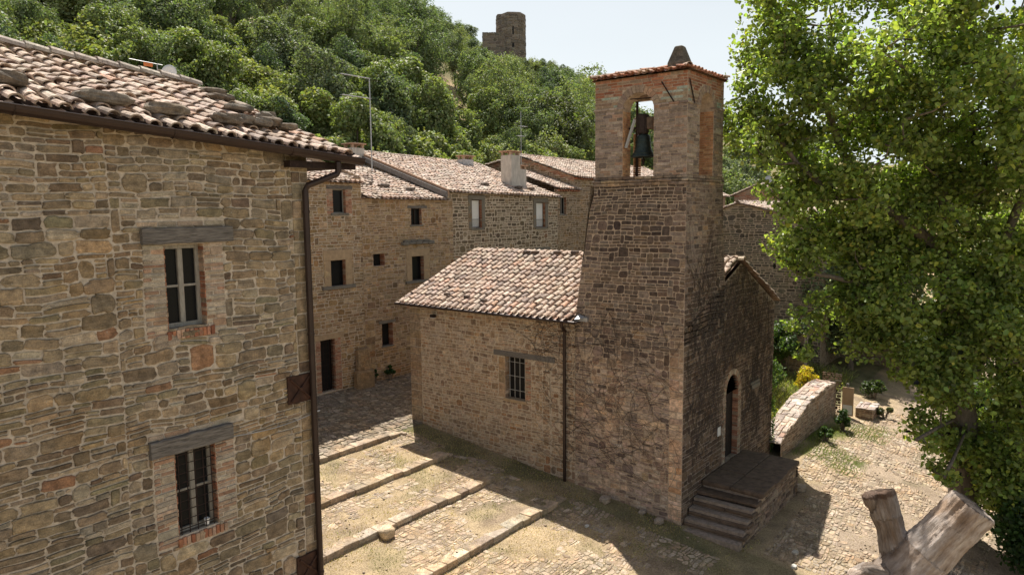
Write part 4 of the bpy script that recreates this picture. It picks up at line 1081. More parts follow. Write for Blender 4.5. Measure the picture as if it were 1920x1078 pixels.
# house C
hC = thing('stone_house', (11, YH, 1.6), 'pale rubble house with two tall curtained windows under a broad tiled roof', 'house')
cF = rowF(YH)
wc = [(8.33, 9.08, 8.12, 9.50), (13.66, 14.52, 8.02, 9.38), (13.84, 14.72, 5.6, 6.66), (8.3, 9.1, 5.5, 6.72)]
C_S = [((8.07, 9.33, 8.0, 9.78), dict(S_QUOIN, pal=P_C), 0), ((13.36, 14.84, 7.9, 9.62), dict(S_QUOIN, pal=P_C), 0)]
stonewall('wall', hC, cF, (6.5, 15.75, 1.2, 9.85), wc, S_C, 'mortar', seed=75, zones=C_S, stone='stone_far')
for w in wc:
    f_ = window(hC, cF, w, .2, 'iron', 1, 1, .035, curtain=(w[2] > 7)); surround(f_, cF, w, .24, 'grey_stone', top=.22)
    mb = MB(); mb.box((w[0]-.1, w[2]-.12, -.2), (w[1]+.1, w[2]-.022, .06), mf=cF, bev=.01); mb.build('sill', M['grey_stone'], f_)
    if w[2] > 7:
        mb = MB(); mb.tube([cF(w[0], w[2]+.42, -.06), cF(w[1], w[2]+.42, -.06)], .01, 5)
        for k in range(9):
            x = w[0] + (w[1]-w[0])*(k+.5)/9; mb.tube([cF(x, w[2]+.02, -.06), cF(x, w[2]+.42, -.06)], .007, 4)
        mb.build('railing', M['iron'], f_)
mb = MB()
gz0, gz1 = 9.92, 12.0
for xx in (6.5, 15.75): mb.quad((xx, YH, 1.2), (xx, 21.2, 1.2), (xx, 21.2, gz1-.05), (xx, YH, gz0-.05))
mb.quad((6.5, 21.2, 1.2), (15.75, 21.2, 1.2), (15.75, 21.2, gz1-.05), (6.5, 21.2, gz1-.05))
mb.build('side_wall', M['coursed'], hC)
mb = MB(); pc = (gz1-gz0)/6.1; SC = Vector((0, 1, pc))
tile_roof(mb, (6.45, YH-.25, gz0-.02), (1, 0, -.022), SC, 9.45, 6.4*math.sqrt(1+pc*pc), seed=76, pal=P_TILEP, sag=.07)
mb.box((6.5, 0, 0), (6.5, 0, 0))
ridge_tiles(mb, (6.45, 21.25, gz1+.08), (15.9, 21.25, gz1-.14), .12, 77, P_TILEP)
rC = mb.build('roof', M['tile'], hC)
mb = MB()   # verge beams: terracotta edge and grey flashing down the left verge
for (x0, x1, z0, z1, c) in ((6.33, 6.44, -.20, .10, (.36, .24, .17)), (6.22, 6.33, -.26, -.02, (.17, .16, .155))):
    base = len(mb.v)
    for (y, z) in ((YH-.3, gz0-.05), (21.2, gz1)):
        for (x, zz) in ((x0, z+z0), (x1, z+z0), (x1, z+z1), (x0, z+z1)): mb.v.append((x, y, zz))
    for q in ((0, 1, 2, 3), (4, 5, 6, 7), (0, 1, 5, 4), (1, 2, 6, 5), (2, 3, 7, 6), (3, 0, 4, 7)): mb.face(tuple(base+i for i in q), c)
mb.build('verge', M['brick'], rC)
def chimney(parent, x, y, z0, z1, wx, wy, m='plaster', name='chimney', cap=True):
    mb = MB(); mb.box((x-wx/2, y-wy/2, z0), (x+wx/2, y+wy/2, z1), bev=.015, jit=.01); c_ = mb.build(name, M[m], parent)
    if cap:
        mb = MB()
        for sx in (-1, 1):
            for sy in (-1, 1): mb.box((x+sx*(wx/2-.09)-.07, y+sy*(wy/2-.09)-.07, z1), (x+sx*(wx/2-.09)+.07, y+sy*(wy/2-.09)+.07, z1+.17), (.42, .3, .22))
        mb.box((x-wx/2-.08, y-wy/2-.08, z1+.171), (x+wx/2+.08, y+wy/2+.08, z1+.23), (.42, .26, .18), bev=.01, jit=.01)
        mb.build('chimney_cap', M['brick'], c_)
    return c_
chimney(rC, 13.35, 16.6, 10.2, 11.98, .8, .75)
chimney(rC, 14.25, 16.7, 10.1, 11.25, .6, .6)
chimney(rC, 14.2, 20.7, 11.5, 12.0, .9, .5, 'brick')
chimney(rC, 6.0, 21.0, 10.6, 12.2, .8, .7)
# house D (lean-to) and D2 behind it
hD = thing('stone_house', (17, 15.6, 1.6), 'narrow stone house between the pale rubble house and the bell tower with one slit window', 'house')
dF = rowF(15.35)
wd = (16.35, 17.0, 8.7, 9.68)
stonewall('wall', hD, dF, (15.77, 21.5, 1.2, 10.15), [wd], S_D, 'mortar_mid', seed=81, stone='stone_far', inside=lambda u, v: v < 10.1)
window(hD, dF, wd, .2, 'wood_grey', 2, 1, .035, sill=(.05, .08, .03))
mb = MB(); tile_roof(mb, (15.8, 15.1, 10.2), (1, 0, -.02), (0, 1, .33), 2.6, 3.9, seed=82, pal=P_TILEP)
for k in range(9): mb.box((15.95 + k*.26, 15.14, 10.03), (16.08 + k*.26, 15.34, 10.12), (.34, .13, .07))
mb.build('roof', M['tile'], hD)
mb = MB(); mb.quad((15.77, 15.35, 1.2), (15.77, 19, 1.2), (15.77, 19, 11.1), (15.77, 15.35, 9.95)); mb.quad((21.5, 15.35, 1.2), (21.5, 19, 1.2), (21.5, 19, 10.2), (21.5, 15.35, 10.2)); mb.quad((15.77, 19, 1.2), (21.5, 19, 1.2), (21.5, 19, 10.2), (15.77, 19, 11.1)); mb.build('side_wall', M['coursed'], hD)
hE = thing('stone_house', (22, 17, 2), 'stone house with a reddish gable and highest roof, partly behind the bell tower', 'house')
XD = 18.0
def d2F(u, v, d): return (XD - d, u, v)
mb = MB()
yk, zk, yl, zl, yr, zr2 = 19.65, 12.33, 22.9, 11.7, 15.45, 10.92
rng = random.Random(83)
mb.quad(d2F(yr, 1.5, 0), d2F(yl, 1.5, 0), d2F(yl, zl, 0), d2F(yr, zr2, 0)); mb.quad(d2F(yr, zr2, 0), d2F(yl, zl, 0), d2F(yk, zk, 0), d2F(yk, zk, 0))
def topz(u): return zk - (zk-zr2)*(yk-u)/(yk-yr) if u < yk else zk - (zk-zl)*(u-yk)/(yl-yk)
emit_stones(mb, d2F, layout(yr, yl, 9.8, 12.3, S_D, rng), dict(S_D, pal=P_D), rng, lambda u, v: v < topz(u)-.28, 1, .03)
emit_stones(mb, d2F, layout(yr, yl, 9.8, 12.3, S_BRICK, rng), dict(S_BRICK, pal=P_BRICK), rng, lambda u, v: topz(u)-.3 < v < topz(u)-.02, 2, .03)
mb.build('gable_wall', [M['mortar_mid'], M['stone_far'], M['brick']], hE)
stonewall('wall', hE, rowF(15.45), (18.0, 34, 1.2, 10.9), [], S_D, 'mortar_mid', seed=84, stone='stone_far')
mb = MB(); pd = (zk-zr2)/(yk-yr)
tile_roof(mb, (17.8, yr-.3, zr2-.02), (1, 0, -.012), (0, 1, pd), 17, 4.7*math.sqrt(1+pd*pd), seed=85, pal=P_TILEP, sag=.06)
tile_roof(mb, (17.8, yl+.3, zl), (1, 0, -.012), (0, -1, (zk-zl)/(yl-yk)), 17, 3.6, seed=86, pal=P_TILEP, sag=.06)
ridge_tiles(mb, (17.8, yk, zk+.1), (34.8, yk, zk-.1), .12, 87, P_TILEP)
for k in range(16): mb.box((18.0 + k*.26, yr-.2, zr2-.16), (18.13 + k*.26, yr, zr2-.06), (.34, .13, .07))
mb.build('roof', M['tile'], hE)
mb = MB(); mb.quad((34, 15.45, 1.2), (34, 23, 1.2), (34, 23, 11.5), (34, 15.45, 10.9)); mb.quad((18, 23, 1.2), (34, 23, 1.2), (34, 23, 11.5), (18, 23, 11.5)); mb.build('rear_wall', M['coursed'], hE)
BR = [(3.0, 16.6, .28, .15, .09, 'dark stone on the brownish house roof, left one of the lower pair'), (3.75, 16.3, .30, .16, .09, 'dark stone on the brownish house roof, right one of the lower pair'), (5.0, 15.9, .24, .14, .08, 'stone near the right end of the brownish house roof'),
      (10.3, 15.9, .26, .16, .09, 'stone near the eaves of the broad roof, above its first window'), (12.9, 15.7, .25, .16, .09, 'stone on the broad roof below the tall plaster chimney'), (13.9, 15.6, .22, .15, .09, 'stone on the broad roof nearest its right verge')]
for i, (x, y, sx, sy, sz, lab) in enumerate(BR):
    z = (9.58 + (y-YH+.28)*.31 - (x-1.4)*.015 if x < 6 else gz0 + (y-YH+.25)*pc - .022*(x-6.45)) + .13
    mb = MB(); rock_mb(mb, (x, y, z), sx, sy, sz, (.14, .115, .10), 90+i, 10, 6); tag(mb.build('roof_stone', M['stone'], origin=(x, y, z)), lab, 'stone', 'stones weighting the tiled roofs')
# loose stones along the chapel ridge
CR = [(XP-.35, 7.9), (XP-.3, 6.9), (XP-.25, 6.15), (XP-.2, 5.1), (XP-.35, 8.3), (.35, 9.3), (.3, 8.3), (.15, 7.4)]
CL = ['first dark stone on the chapel ridge from the left', 'second dark stone on the chapel ridge from the left', 'largest dark stone, in the middle of the chapel ridge', 'dark stone on the chapel ridge nearest the bell tower',
      'dark fragment just below the left end of the chapel ridge', 'dark fragment low on the chapel roof near its left corner', 'dark fragment in the middle of the chapel eaves', 'dark fragment on the chapel eaves right of the middle']
for i, ((x, y), lab) in enumerate(zip(CR, CL)):
    z = ZE + (x-EV)*(SL.z/SL.x) + .13; mb = MB(); s = .15 if i < 5 else .12
    rock_mb(mb, (x, y, z), s*.8, s*1.1, .055, (.13, .10, .085), 130+i, 10, 6); tag(mb.build('roof_stone', M['stone'], origin=(x, y, z)), lab, 'stone', 'stones weighting the tiled roofs')

# aerials and dishes
def aerial(x, y, z0, z1, arms, lab, r=.022):
    a = thing('tv_aerial', (x, y, z0), lab, 'aerial', 'television aerials on the roofs')
    mb = MB(); mb.tube([(x, y, z0), (x, y, z1)], r, 6); mb.build('mast', M['galv'], a)
    for (z, l0, l1) in arms:
        mb = MB(); mb.tube([(x+l0, y, z), (x+l1, y, z)], r*.8, 5)
        n = int(abs(l1-l0)/.16)
        for k in range(n+1):
            xx = x + l0 + (l1-l0)*k/max(1, n); mb.tube([(xx, y-.14, z), (xx, y+.14, z)], .006, 4)
        mb.build('antenna_boom', M['galv'], a)
aerial(5.0, 18.5, 10.9, 15.27, [(15.25, -1.7, .03), (14.32, -1.65, .03)], 'tall mast with two long aerial booms rising behind the roofs at centre left', .03)
aerial(17.46, 19.0, 11.6, 15.0, [(14.1, -.1, .5), (13.5, -.3, .3)], 'slim aerial mast rising beside the tall plaster chimney')
def dish(x, y, z, r, zb, n, lab, yagi=False, mat='white'):
    a = thing('satellite_dish', (x, y, zb), lab, 'satellite dish', 'satellite dishes on the roofs')
    n = Vector(n).normalized(); s = n.cross(Vector((0, 0, 1))).normalized(); u_ = s.cross(n)
    mb = MB(); base = len(mb.v); K = 20
    for rr, dp in ((0, -.06), (.35, -.052), (.7, -.03), (1, 0), (1, -.015)):
        for k in range(K):
            an = 2*PI*k/K; mb.v.append(tuple(Vector((x, y, z)) + (s*math.cos(an)*.92 + u_*math.sin(an))*rr*r + n*dp*r*3))
    for j in range(4):
        for k in range(K): mb.face((base+j*K+k, base+j*K+(k+1) % K, base+(j+1)*K+(k+1) % K, base+(j+1)*K+k))
    mb.build('dish_bowl', M[mat], a, smooth=True)
    mb = MB(); q = Vector((x, y, z)) - n*.12; mb.tube([(q.x, q.y, zb), (q.x, q.y, z)], .018, 6); mb.tube([Vector((x, y, z-r*.9)), Vector((x, y, z-r*.3)) + n*r*1.1], .008, 4); mb.build('pole', M['galv'], a)
    return a
dish(-10.52, 7.0, 11.98, .17, 10.4, (-.6, -.7, .25), 'white dish on a short pole behind the left roof')
a = thing('tv_aerial', (-10.8, 7.3, 10.4), 'small aerial with an orange reflector behind the left roof', 'aerial', 'television aerials on the roofs')
mb = MB(); mb.tube([(-10.55, 7.3, 10.4), (-10.62, 7.3, 12.18)], .012, 5); mb.tube([(-11.2, 7.3, 12.2), (-10.5, 7.3, 12.17)], .008, 4); mb.build('mast', M['galv'], a)
mb = MB(); mb.box((-10.9, 7.28, 12.1), (-10.72, 7.31, 12.17)); mb.build('reflector', M['orange'], a)
tag_d = dish(-9.9, 9.0, 11.72, .22, 10.4, (-.7, -.6, .3), 'grey dish half hidden behind the right end of the left roof', mat='galv')

# house right of the tower
hF = thing('stone_house', (22, 6, .5), 'grey stone house with a low gable seen between the bell tower and the big tree', 'house')
XF = 22.0
# gable in the plane X=22 (positions solved for that depth)
YPk, ZPk, YRt, ZRt, YLf, ZLf = 6.95, 9.22, 2.2, 8.15, 9.5, 8.3
gF = lambda u, v, d: (XF - d, u, v)
mb = MB(); rng = random.Random(91)
mb.quad(gF(YRt, -.5, 0), gF(YLf, -.5, 0), gF(YLf, ZLf, 0), gF(YRt, ZRt, 0)); mb.quad(gF(YRt, ZRt, 0), gF(YLf, ZLf, 0), gF(YPk, ZPk, 0), gF(YPk, ZPk, 0))
def zf(u): return ZPk - (ZPk-ZRt)*(YPk-u)/(YPk-YRt) if u < YPk else ZPk - (ZPk-ZLf)*(u-YPk)/(YLf-YPk)
S_F = dict(S_C, h=(.09, .2), w=(.18, .5), gap=.016, pal=[((.155, .135, .105), 4), ((.125, .105, .085), 3), ((.19, .165, .13), 2)])
emit_stones(mb, gF, layout(YRt, YLf, .3, 9.2, S_F, rng), S_F, rng, lambda u, v: v < zf(u)-.12, 1, .03)
mb.build('gable_wall', [M['mortar_mid'], M['stone_far']], hF)
mb = MB(); mb.quad((XF, YRt, -.5), (XF+12, YRt, -.5), (XF+12, YRt, ZRt), (XF, YRt, ZRt)); mb.quad((XF, YLf, -.5), (XF+12, YLf, -.5), (XF+12, YLf, ZLf), (XF, YLf, ZLf)); mb.quad((XF+12, YRt, -.5), (XF+12, YLf, -.5), (XF+12, YLf, ZLf), (XF+12, YRt, ZRt))
mb.build('side_wall', M['coursed'], hF)
mb = MB(); pf = (ZPk-ZRt)/(YPk-YRt)
tile_roof(mb, (XF-.15, YRt-.4, ZRt-.06), (1, 0, .005), (0, 1, pf), 12.3, 5.2*math.sqrt(1+pf*pf), seed=92, pal=P_TILEP, sag=.05)
tile_roof(mb, (XF-.15, YLf+.4, ZLf-.1), (1, 0, .005), (0, -1, (ZPk-ZLf)/(YLf-YPk)), 12.3, 3.1, seed=93, pal=P_TILEP, sag=.05)
ridge_tiles(mb, (XF-.15, YPk, ZPk+.08), (XF+12, YPk, ZPk+.1), .12, 94, P_TILEP)
mb.build('roof', M['tile'], hF)
def cottage(x0, x1, y0, y1, z0, ze, zp, lab, seed):
    h = thing('cottage', ((x0+x1)/2, (y0+y1)/2, z0), lab, 'house', 'small brick houses beyond the tower')
    ym = (y0+y1)/2; mb = MB(); rng = random.Random(seed)
    for x in (x0, x1):
        mb.quad((x, y0, z0), (x, y1, z0), (x, y1, ze), (x, y0, ze), (.33, .17, .10), 1); mb.quad((x, y0, ze), (x, y1, ze), (x, ym, zp), (x, ym, zp), (.33, .17, .10), 1)
    for y in (y0, y1): mb.quad((x0, y, z0), (x1, y, z0), (x1, y, ze), (x0, y, ze), (.33, .17, .10), 1)
    emit_stones(mb, lambda u, v, d: (x0-d, u, v), layout(y0, y1, z0+1, zp, dict(S_BRICK, h=(.09, .1), w=(.25, .35)), rng), dict(S_BRICK, gap=.012), rng, lambda u, v: v < zp - (zp-ze)*abs(u-ym)/(ym-y0)-.1, 0, .01)
    mb.build('wall', [M['brick'], M['mortar_mid']], h)
    p_ = (zp-ze)/(ym-y0); mb = MB()
    tile_roof(mb, (x0-.2, y0-.3, ze-.05), (1, 0, 0), (0, 1, p_), x1-x0+.4, (ym-y0+.3)*math.sqrt(1+p_*p_), seed=seed, pal=P_TILEP); tile_roof(mb, (x0-.2, y1+.3, ze-.05), (1, 0, 0), (0, -1, p_), x1-x0+.4, (ym-y0+.3)*math.sqrt(1+p_*p_), seed=seed+1, pal=P_TILEP)
    ridge_tiles(mb, (x0-.2, ym, zp+.1), (x1+.2, ym, zp+.1), .12, seed, P_TILEP); mb.build('roof', M['tile'], h)
    return h
cottage(36, 42, 8.9, 12.6, 2, 9.9, 10.65, 'brick cottage with tiled roof showing above the grey gable under the tree', 95)
c2 = cottage(33, 37, 13.7, 16.4, 2, 9.9, 10.6, 'small brick house with a dark opening just right of the bell tower', 97)
mb = MB(); mb.quad((32.97, 14.2, 9.0), (32.97, 14.6, 9.0), (32.97, 14.6, 9.6), (32.97, 14.2, 9.6)); mb.build('window', M['dark'], c2)
dish(28, 7.3, 10.75, .24, 9.0, (-.8, -.5, .3), 'perforated dish on a pole above the grey gable right of the tower', mat='galv')

# ------------------------------------------------------------------ garden parapet, low wall, sign board
pw = thing('garden_wall', (10, -.6, 0), 'ramped stone garden wall with a paved top running from the chapel corner', 'wall')
def wline(x):   # top height, front y
    return float(np.interp(x, [7.3, 8.2, 9.8, 11.0, 12.2, 13.2, 14.4], [.50, .82, 1.12, 1.36, 1.40, 1.47, 1.42])) + .035*nz(x*2.3, 1.7), -.42 - .01*(x-7.3) + .03*nz(x*1.7, 4.4)
def topP(x, q):   # q 0 front .. 1 back
    h, y = wline(x); return (x, y + q*.85, h + .01*nz(x*3, q*3))
mb = MB(); rng = random.Random(101); N_ = 30
for i in range(N_):
    a, b = 7.3 + 7.1*i/N_, 7.3 + 7.1*(i+1)/N_
    A_, B_ = topP(a, 0), topP(b, 0); C_, D_ = topP(b, 1), topP(a, 1)
    mb.quad(A_, B_, C_, D_, (.4, .35, .3), 1)
    mb.quad((A_[0], A_[1], -.7), (B_[0], B_[1], -.7), B_, A_, (.4, .35, .3), 1); mb.quad((D_[0], D_[1], -.7), (C_[0], C_[1], -.7), C_, D_, (.4, .35, .3), 1)
A_, D_ = topP(14.4, 0), topP(14.4, 1); mb.quad((A_[0], A_[1], -.7), (D_[0], D_[1], -.7), D_, A_, (.4, .35, .3), 1)
S_PW = dict(S_TOW, pal=[((.27, .2, .15), 3), ((.22, .16, .12), 3), ((.31, .25, .2), 2)])
emit_stones(mb, lambda u, v, d: (u, wline(u)[1]-d, v), layout(7.3, 14.4, -.6, 1.9, S_PW, rng), S_PW, rng, lambda u, v: v < wline(u)[0]-.06, 0, .05)
emit_stones(mb, lambda u, v, d: (14.4+d, u, v), layout(-.72, .1, -.6, 1.8, S_PW, rng), S_PW, rng, None, 0, .02)
S_CAP = dict(h=(.16, .34), w=(.22, .5), gap=.012, t=.03, round=.3, jit=.02, pal=[((.42, .36, .32), 4), ((.36, .3, .27), 3), ((.47, .42, .38), 2), ((.40, .27, .22), 1)], tall=.2, split=.1)
emit_stones(mb, lambda u, v, d: (topP(u, v)[0], topP(u, v)[1], topP(u, v)[2]+d), layout(7.3, 14.4, 0.0, 1.0, dict(S_CAP, w=(.15, .4)), rng), S_CAP, rng, None, 0, 0)
mb.build('wall_body', [M['stone'], M['mortar_mid']], pw)
lw = MB(); rng = random.Random(102)
lw.box((14.9, -1.9, -.8), (16.0, -1.2, .28), (.3, .25, .2), 1); emit_stones(lw, lambda u, v, d: (u, -1.9-d, v), layout(14.9, 16, -.7, .28, S_PW, rng), S_PW, rng)
emit_stones(lw, lambda u, v, d: (14.9-d, u, v), layout(-1.9, -1.2, -.7, .28, S_PW, rng), S_PW, rng)
emit_stones(lw, lambda u, v, d: (u, v, .28+d), layout(14.85, 16.05, -1.95, -1.15, S_CAP, rng), S_CAP, rng)
tag(lw.build('low_wall', [M['stone'], M['mortar_mid']]), 'low stub of stone wall with a flat top beside the path beyond the garden wall', 'wall')
sb = thing('notice_board', (15.2, -1.0, 0), 'narrow upright notice board on a post at the end of the garden wall', 'notice board')
mb = MB(); mb.box((14.62, -.95, -.4), (14.72, -.85, 1.35), bev=.01); mb.build('post', M['wood'], sb)
mb = MB(); mb.box((14.56, -1.18, -.05), (14.60, -.72, 1.2), bev=.005); mb.build('board', plain_mat('faded board', (.45, .31, .2), .12, 4.), sb)
mb = MB(); mb.box((14.545, -1.14, .0), (14.556, -.76, .42)); mb.build('paper', M['white'], sb)
rw = MB(); rng = random.Random(103)
rw.box((19, 2.2, -.6), (19.6, 5.2, 2.6), (.2, .16, .12), 1); emit_stones(rw, lambda u, v, d: (19-d, u, v), layout(2.2, 5.2, -.3, 2.6, S_PW, rng), S_PW, rng)
rw.box((26, -2.6, -.6), (26.6, 2.2, 3.4), (.2, .16, .12), 1); emit_stones(rw, lambda u, v, d: (26-d, u, v), layout(-2.6, 2.2, -.3, 3.4, S_PW, rng), S_PW, rng)
tag(rw.build('ruined_wall', [M['stone'], M['mortar_dark']]), 'high brownish stone wall in the shade of the trees behind the garden', 'wall')

# ------------------------------------------------------------------ terrace kerbs
kl = ['stone kerb of the highest terrace step, nearest the houses', 'stone kerb of the second terrace step from the houses', 'stone kerb of the third terrace step with a round stone at its foot', 'stone kerb of the lowest terrace step, nearest the tower']
for i, ys_ in enumerate(STEPS):
    mb = MB(); rng = random.Random(110+i); x = -11.0; xe = [-1.35, -1.55, -2.3, -1.5][i]
    while x < xe:
        w = rng.uniform(.28, .7); dd = rng.uniform(.26, .44); z = terr(x+w/2, ys_+.17)
        zt_ = z + rng.uniform(.002, .02); off = rng.uniform(-.025, .02)
        mb.box((x, ys_-.13+off, z-.26), (x+w-.012, ys_+dd*.8, zt_), tuple(c_*1.06 for c_ in pick(P_COB, rng)), 0, None, .012, .012); x += w
    tag(mb.build('stone_kerb', M['stone_far']), kl[i], 'kerb', 'kerbs of the terrace steps')
rng = random.Random(120)
for (xa, ya, xb, yb), lab in (((-1.35, 10.2, -1.25, 8.9), 'short row of edging stones closing the highest terrace towards the chapel'), ((-1.5, 7.85, -.9, 6.6), 'short row of edging stones closing the second terrace towards the chapel'), ((-2.3, 5.7, -1.6, 4.6), 'short row of edging stones closing the third terrace towards the chapel')):
    mb = MB(); L = math.hypot(xb-xa, yb-ya); s = 0
    while s < L:
        w = rng.uniform(.2, .4); x = xa + (xb-xa)*s/L; y = ya + (yb-ya)*s/L; z = ground(x, y)
        mb.box((x, y-w, z-.1), (x+.16, y+.01, z+.03), pick(P_COB, rng), 0, None, .02, .012); s += w
    tag(mb.build('edging_stones', M['stone_far']), lab, 'kerb')
bz = ground(-6.3, 5.25)
mb = MB(); rock_mb(mb, (-6.32, 5.30, bz+.13), .2, .18, .15, (.52, .44, .33), 3.3); tag(mb.build('boulder', M['stone_far'], smooth=True), 'round pale boulder lying at the foot of a terrace kerb', 'boulder')
# loose stones on the square
for i, (x, y, s, lab) in enumerate(((.9, -2.9, .11, 'small bluish stone lying in the shadow before the steps'), (.15, -3.1, .09, 'pale pebble in the shadow at the bottom of the picture'), (-2.0, 1.9, .07, 'white pebble at the edge of the tower shadow'), (-.15, 1.15, .13, 'rough grey stone at the foot of the tower corner'), (-.3, .55, .16, 'larger rough stone at the foot of the tower'), (-.35, 2.3, .2, 'dark boulder against the foot of the tower'), (5.2, -1.75, .22, 'boulder under the end of the landing'), (5.6, -1.1, .2, 'boulder between the landing and the garden wall'))):
    mb = MB(); z = ground(x, y) + s*.3; rock_mb(mb, (x, y, z), s, s*.8, s*.55, (.33, .28, .23) if i > 2 else (.5, .5, .48), 200+i, 10, 6); tag(mb.build('loose_stone', M['stone_far'], origin=(x, y, z)), lab, 'stone', 'loose stones on the square')
mb = MB(); z = ground(1.2, -5.2) + .03
for k in range(7): mb.box((1.0+k*.09, -4.5, z), (1.045+k*.09, -3.95, z+.02))
mb.box((.97, -4.53, z-.01), (1.64, -4.47, z+.02)); mb.box((.97, -3.98, z-.01), (1.64, -3.92, z+.02))
tag(mb.build('drain_grate', M['iron']), 'small iron drain grate at the edge of the shadow near the dead log', 'grate')

# ------------------------------------------------------------------ dead tree trunk in the foreground (skin modifier)
def ring_log(name, limbs, voxel, mat, col, amp):
    mb = MB()
    for pts, rad in limbs:
        P = [Vector(p) for p in pts]; Q = []; Rr = []
        for i in range(len(P)-1):
            for k in range(5): Q.append(P[i].lerp(P[i+1], k/5)); Rr.append(rad[i] + (rad[i+1]-rad[i])*k/5)
        Q.append(P[-1]); Rr.append(rad[-1]); mb.tube(Q, Rr, 20)
    me = bpy.data.meshes.new(name); me.from_pydata(mb.v, [], mb.f); o = bpy.data.objects.new(name, me); COL.objects.link(o)
    rm = o.modifiers.new('r', 'REMESH'); rm.mode = 'VOXEL'; rm.voxel_size = voxel
    sm = o.modifiers.new('s', 'SMOOTH'); sm.iterations = 4; sm.factor = .5
    dg = bpy.context.evaluated_depsgraph_get(); m2 = bpy.data.meshes.new_from_object(o.evaluated_get(dg)); bpy.data.objects.remove(o)
    E_ = []
    for li, (pts, rad) in enumerate(limbs):
        for a, b, r in zip(pts[:-1], pts[1:], rad): E_.append((Vector(a), Vector(b), r, li))
    uvw = []; m2.update(); nrm = [v.normal.copy() for v in m2.vertices]
    for v, nv in zip(m2.vertices, nrm):
        p = v.co.copy(); best = 1e9
        for a, b, r, li in E_:
            t = max(0, min(1, (p-a).dot(b-a)/(b-a).length_squared)); c = a.lerp(b, t); d = (p-c).length/r
            if d < best: best = d; q = c; T = (b-a).normalized(); s_ = p.dot(T); l_ = li
        rad = p-q; ax = T.cross(Vector((.13, .99, .05))).normalized(); ay = T.cross(ax); ang = math.atan2(rad.dot(ay), rad.dot(ax))
        side = 1 - min(1, abs(nv.dot(T))*1.3)
        gr = .5*nz(math.cos(ang)*2.0+l_, math.sin(ang)*2.0, s_*.4) + .5*nz(math.cos(ang)*5+l_, math.sin(ang)*5, s_*.6) + .35*nz(math.cos(ang)*12, math.sin(ang)*12+l_, s_*.8)
        v.co = p + nv*(amp*gr*side + .03*nz(p.x*3, p.y*3, p.z*3) + .012*nz(p.x*11, p.y*11, p.z*11)*(1.5-side))
        uvw.append((math.cos(ang)*.6 + l_*.3, math.sin(ang)*.6, s_))
    at = m2.attributes.new('uvw', 'FLOAT_VECTOR', 'POINT'); at.data.foreach_set('vector', np.array(uvw, np.float32).ravel())
    ac = m2.attributes.new('col', 'FLOAT_COLOR', 'POINT'); cc = np.ones((len(m2.vertices), 4), np.float32)
    for i, v in enumerate(m2.vertices): cc[i, :3] = col(v.co, nrm[i])
    ac.data.foreach_set('color', cc.ravel())
    m2.materials.clear(); m2.materials.append(mat); m2.polygons.foreach_set('use_smooth', [True]*len(m2.polygons))
    o2 = bpy.data.objects.new(name, m2); COL.objects.link(o2); return o2
LT = [(-2.25, -5.95, 1.0), (-2.20, -5.86, 1.65), (-2.19, -5.68, 2.3), (-2.10, -5.42, 3.02)]
RT_ = [(-3.1, -5.6, .3), (-2.55, -5.82, 1.12), (-2.20, -6.22, 1.72), (-1.98, -6.66, 2.35), (-1.80, -7.10, 3.03)]
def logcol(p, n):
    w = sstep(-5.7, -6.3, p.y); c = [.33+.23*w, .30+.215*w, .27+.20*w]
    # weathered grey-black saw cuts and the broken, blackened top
    tr = Vector((.12, -.36, .92)).normalized(); tl = Vector((.10, .26, .96)).normalized()
    if (p - Vector(RT_[-1])).dot(tr) > -.06 and n.dot(tr) > .6: c = [.055, .045, .04]
    if (p - Vector(LT[-1])).dot(tl) > -.12 and p.y > -5.9: c = [.17, .12, .09]
    if (p - Vector((-3.48, -5.28, 1.52))).length < .3: c = [.62, .55, .48]
    return c
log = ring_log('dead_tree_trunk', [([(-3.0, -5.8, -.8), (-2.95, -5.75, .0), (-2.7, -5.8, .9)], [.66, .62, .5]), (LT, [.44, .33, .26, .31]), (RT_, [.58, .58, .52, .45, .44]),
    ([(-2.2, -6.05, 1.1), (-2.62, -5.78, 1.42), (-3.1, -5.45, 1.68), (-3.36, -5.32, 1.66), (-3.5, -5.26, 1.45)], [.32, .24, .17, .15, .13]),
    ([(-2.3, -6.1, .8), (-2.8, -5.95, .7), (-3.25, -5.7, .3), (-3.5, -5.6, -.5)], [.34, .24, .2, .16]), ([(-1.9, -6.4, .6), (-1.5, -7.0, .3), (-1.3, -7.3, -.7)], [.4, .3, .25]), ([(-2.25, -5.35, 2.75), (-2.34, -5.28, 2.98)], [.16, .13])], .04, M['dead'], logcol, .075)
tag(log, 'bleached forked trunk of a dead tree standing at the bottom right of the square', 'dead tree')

# ------------------------------------------------------------------ foliage
def unit(v): return v / (np.linalg.norm(v, axis=1, keepdims=True) + 1e-9)
def leaf_mesh(name, C, size, cols, mat, parent=None, up=.35, rng=NR, outward=None, aspect=.8):
    n = len(C); nrm = rng.normal(size=(n, 3)); nrm[:, 2] += up*2
    if outward is not None: nrm += outward*1.0
    nrm = unit(nrm); t = unit(np.cross(nrm, rng.normal(size=(n, 3)))); b = np.cross(nrm, t)
    s = (size*rng.uniform(.5, 1.45, n))[:, None]; fold = nrm*s*.16
    p0 = C - t*s*.5; p3 = C + t*s*.55
    l1 = C - t*s*.22 + b*s*.42*aspect + fold; l2 = C + t*s*.2 + b*s*.38*aspect + fold
    r1 = C - t*s*.22 - b*s*.42*aspect + fold; r2 = C + t*s*.2 - b*s*.38*aspect + fold
    V = np.stack([p0, l1, l2, p3, r2, r1], 1).reshape(-1, 3)
    i = np.arange(n)*6
    F = np.concatenate([np.stack([i, i+3, i+2, i+1], 1), np.stack([i, i+5, i+4, i+3], 1)])
    return np_mesh(name, V, F, np.concatenate([cols, cols]), mat, parent)
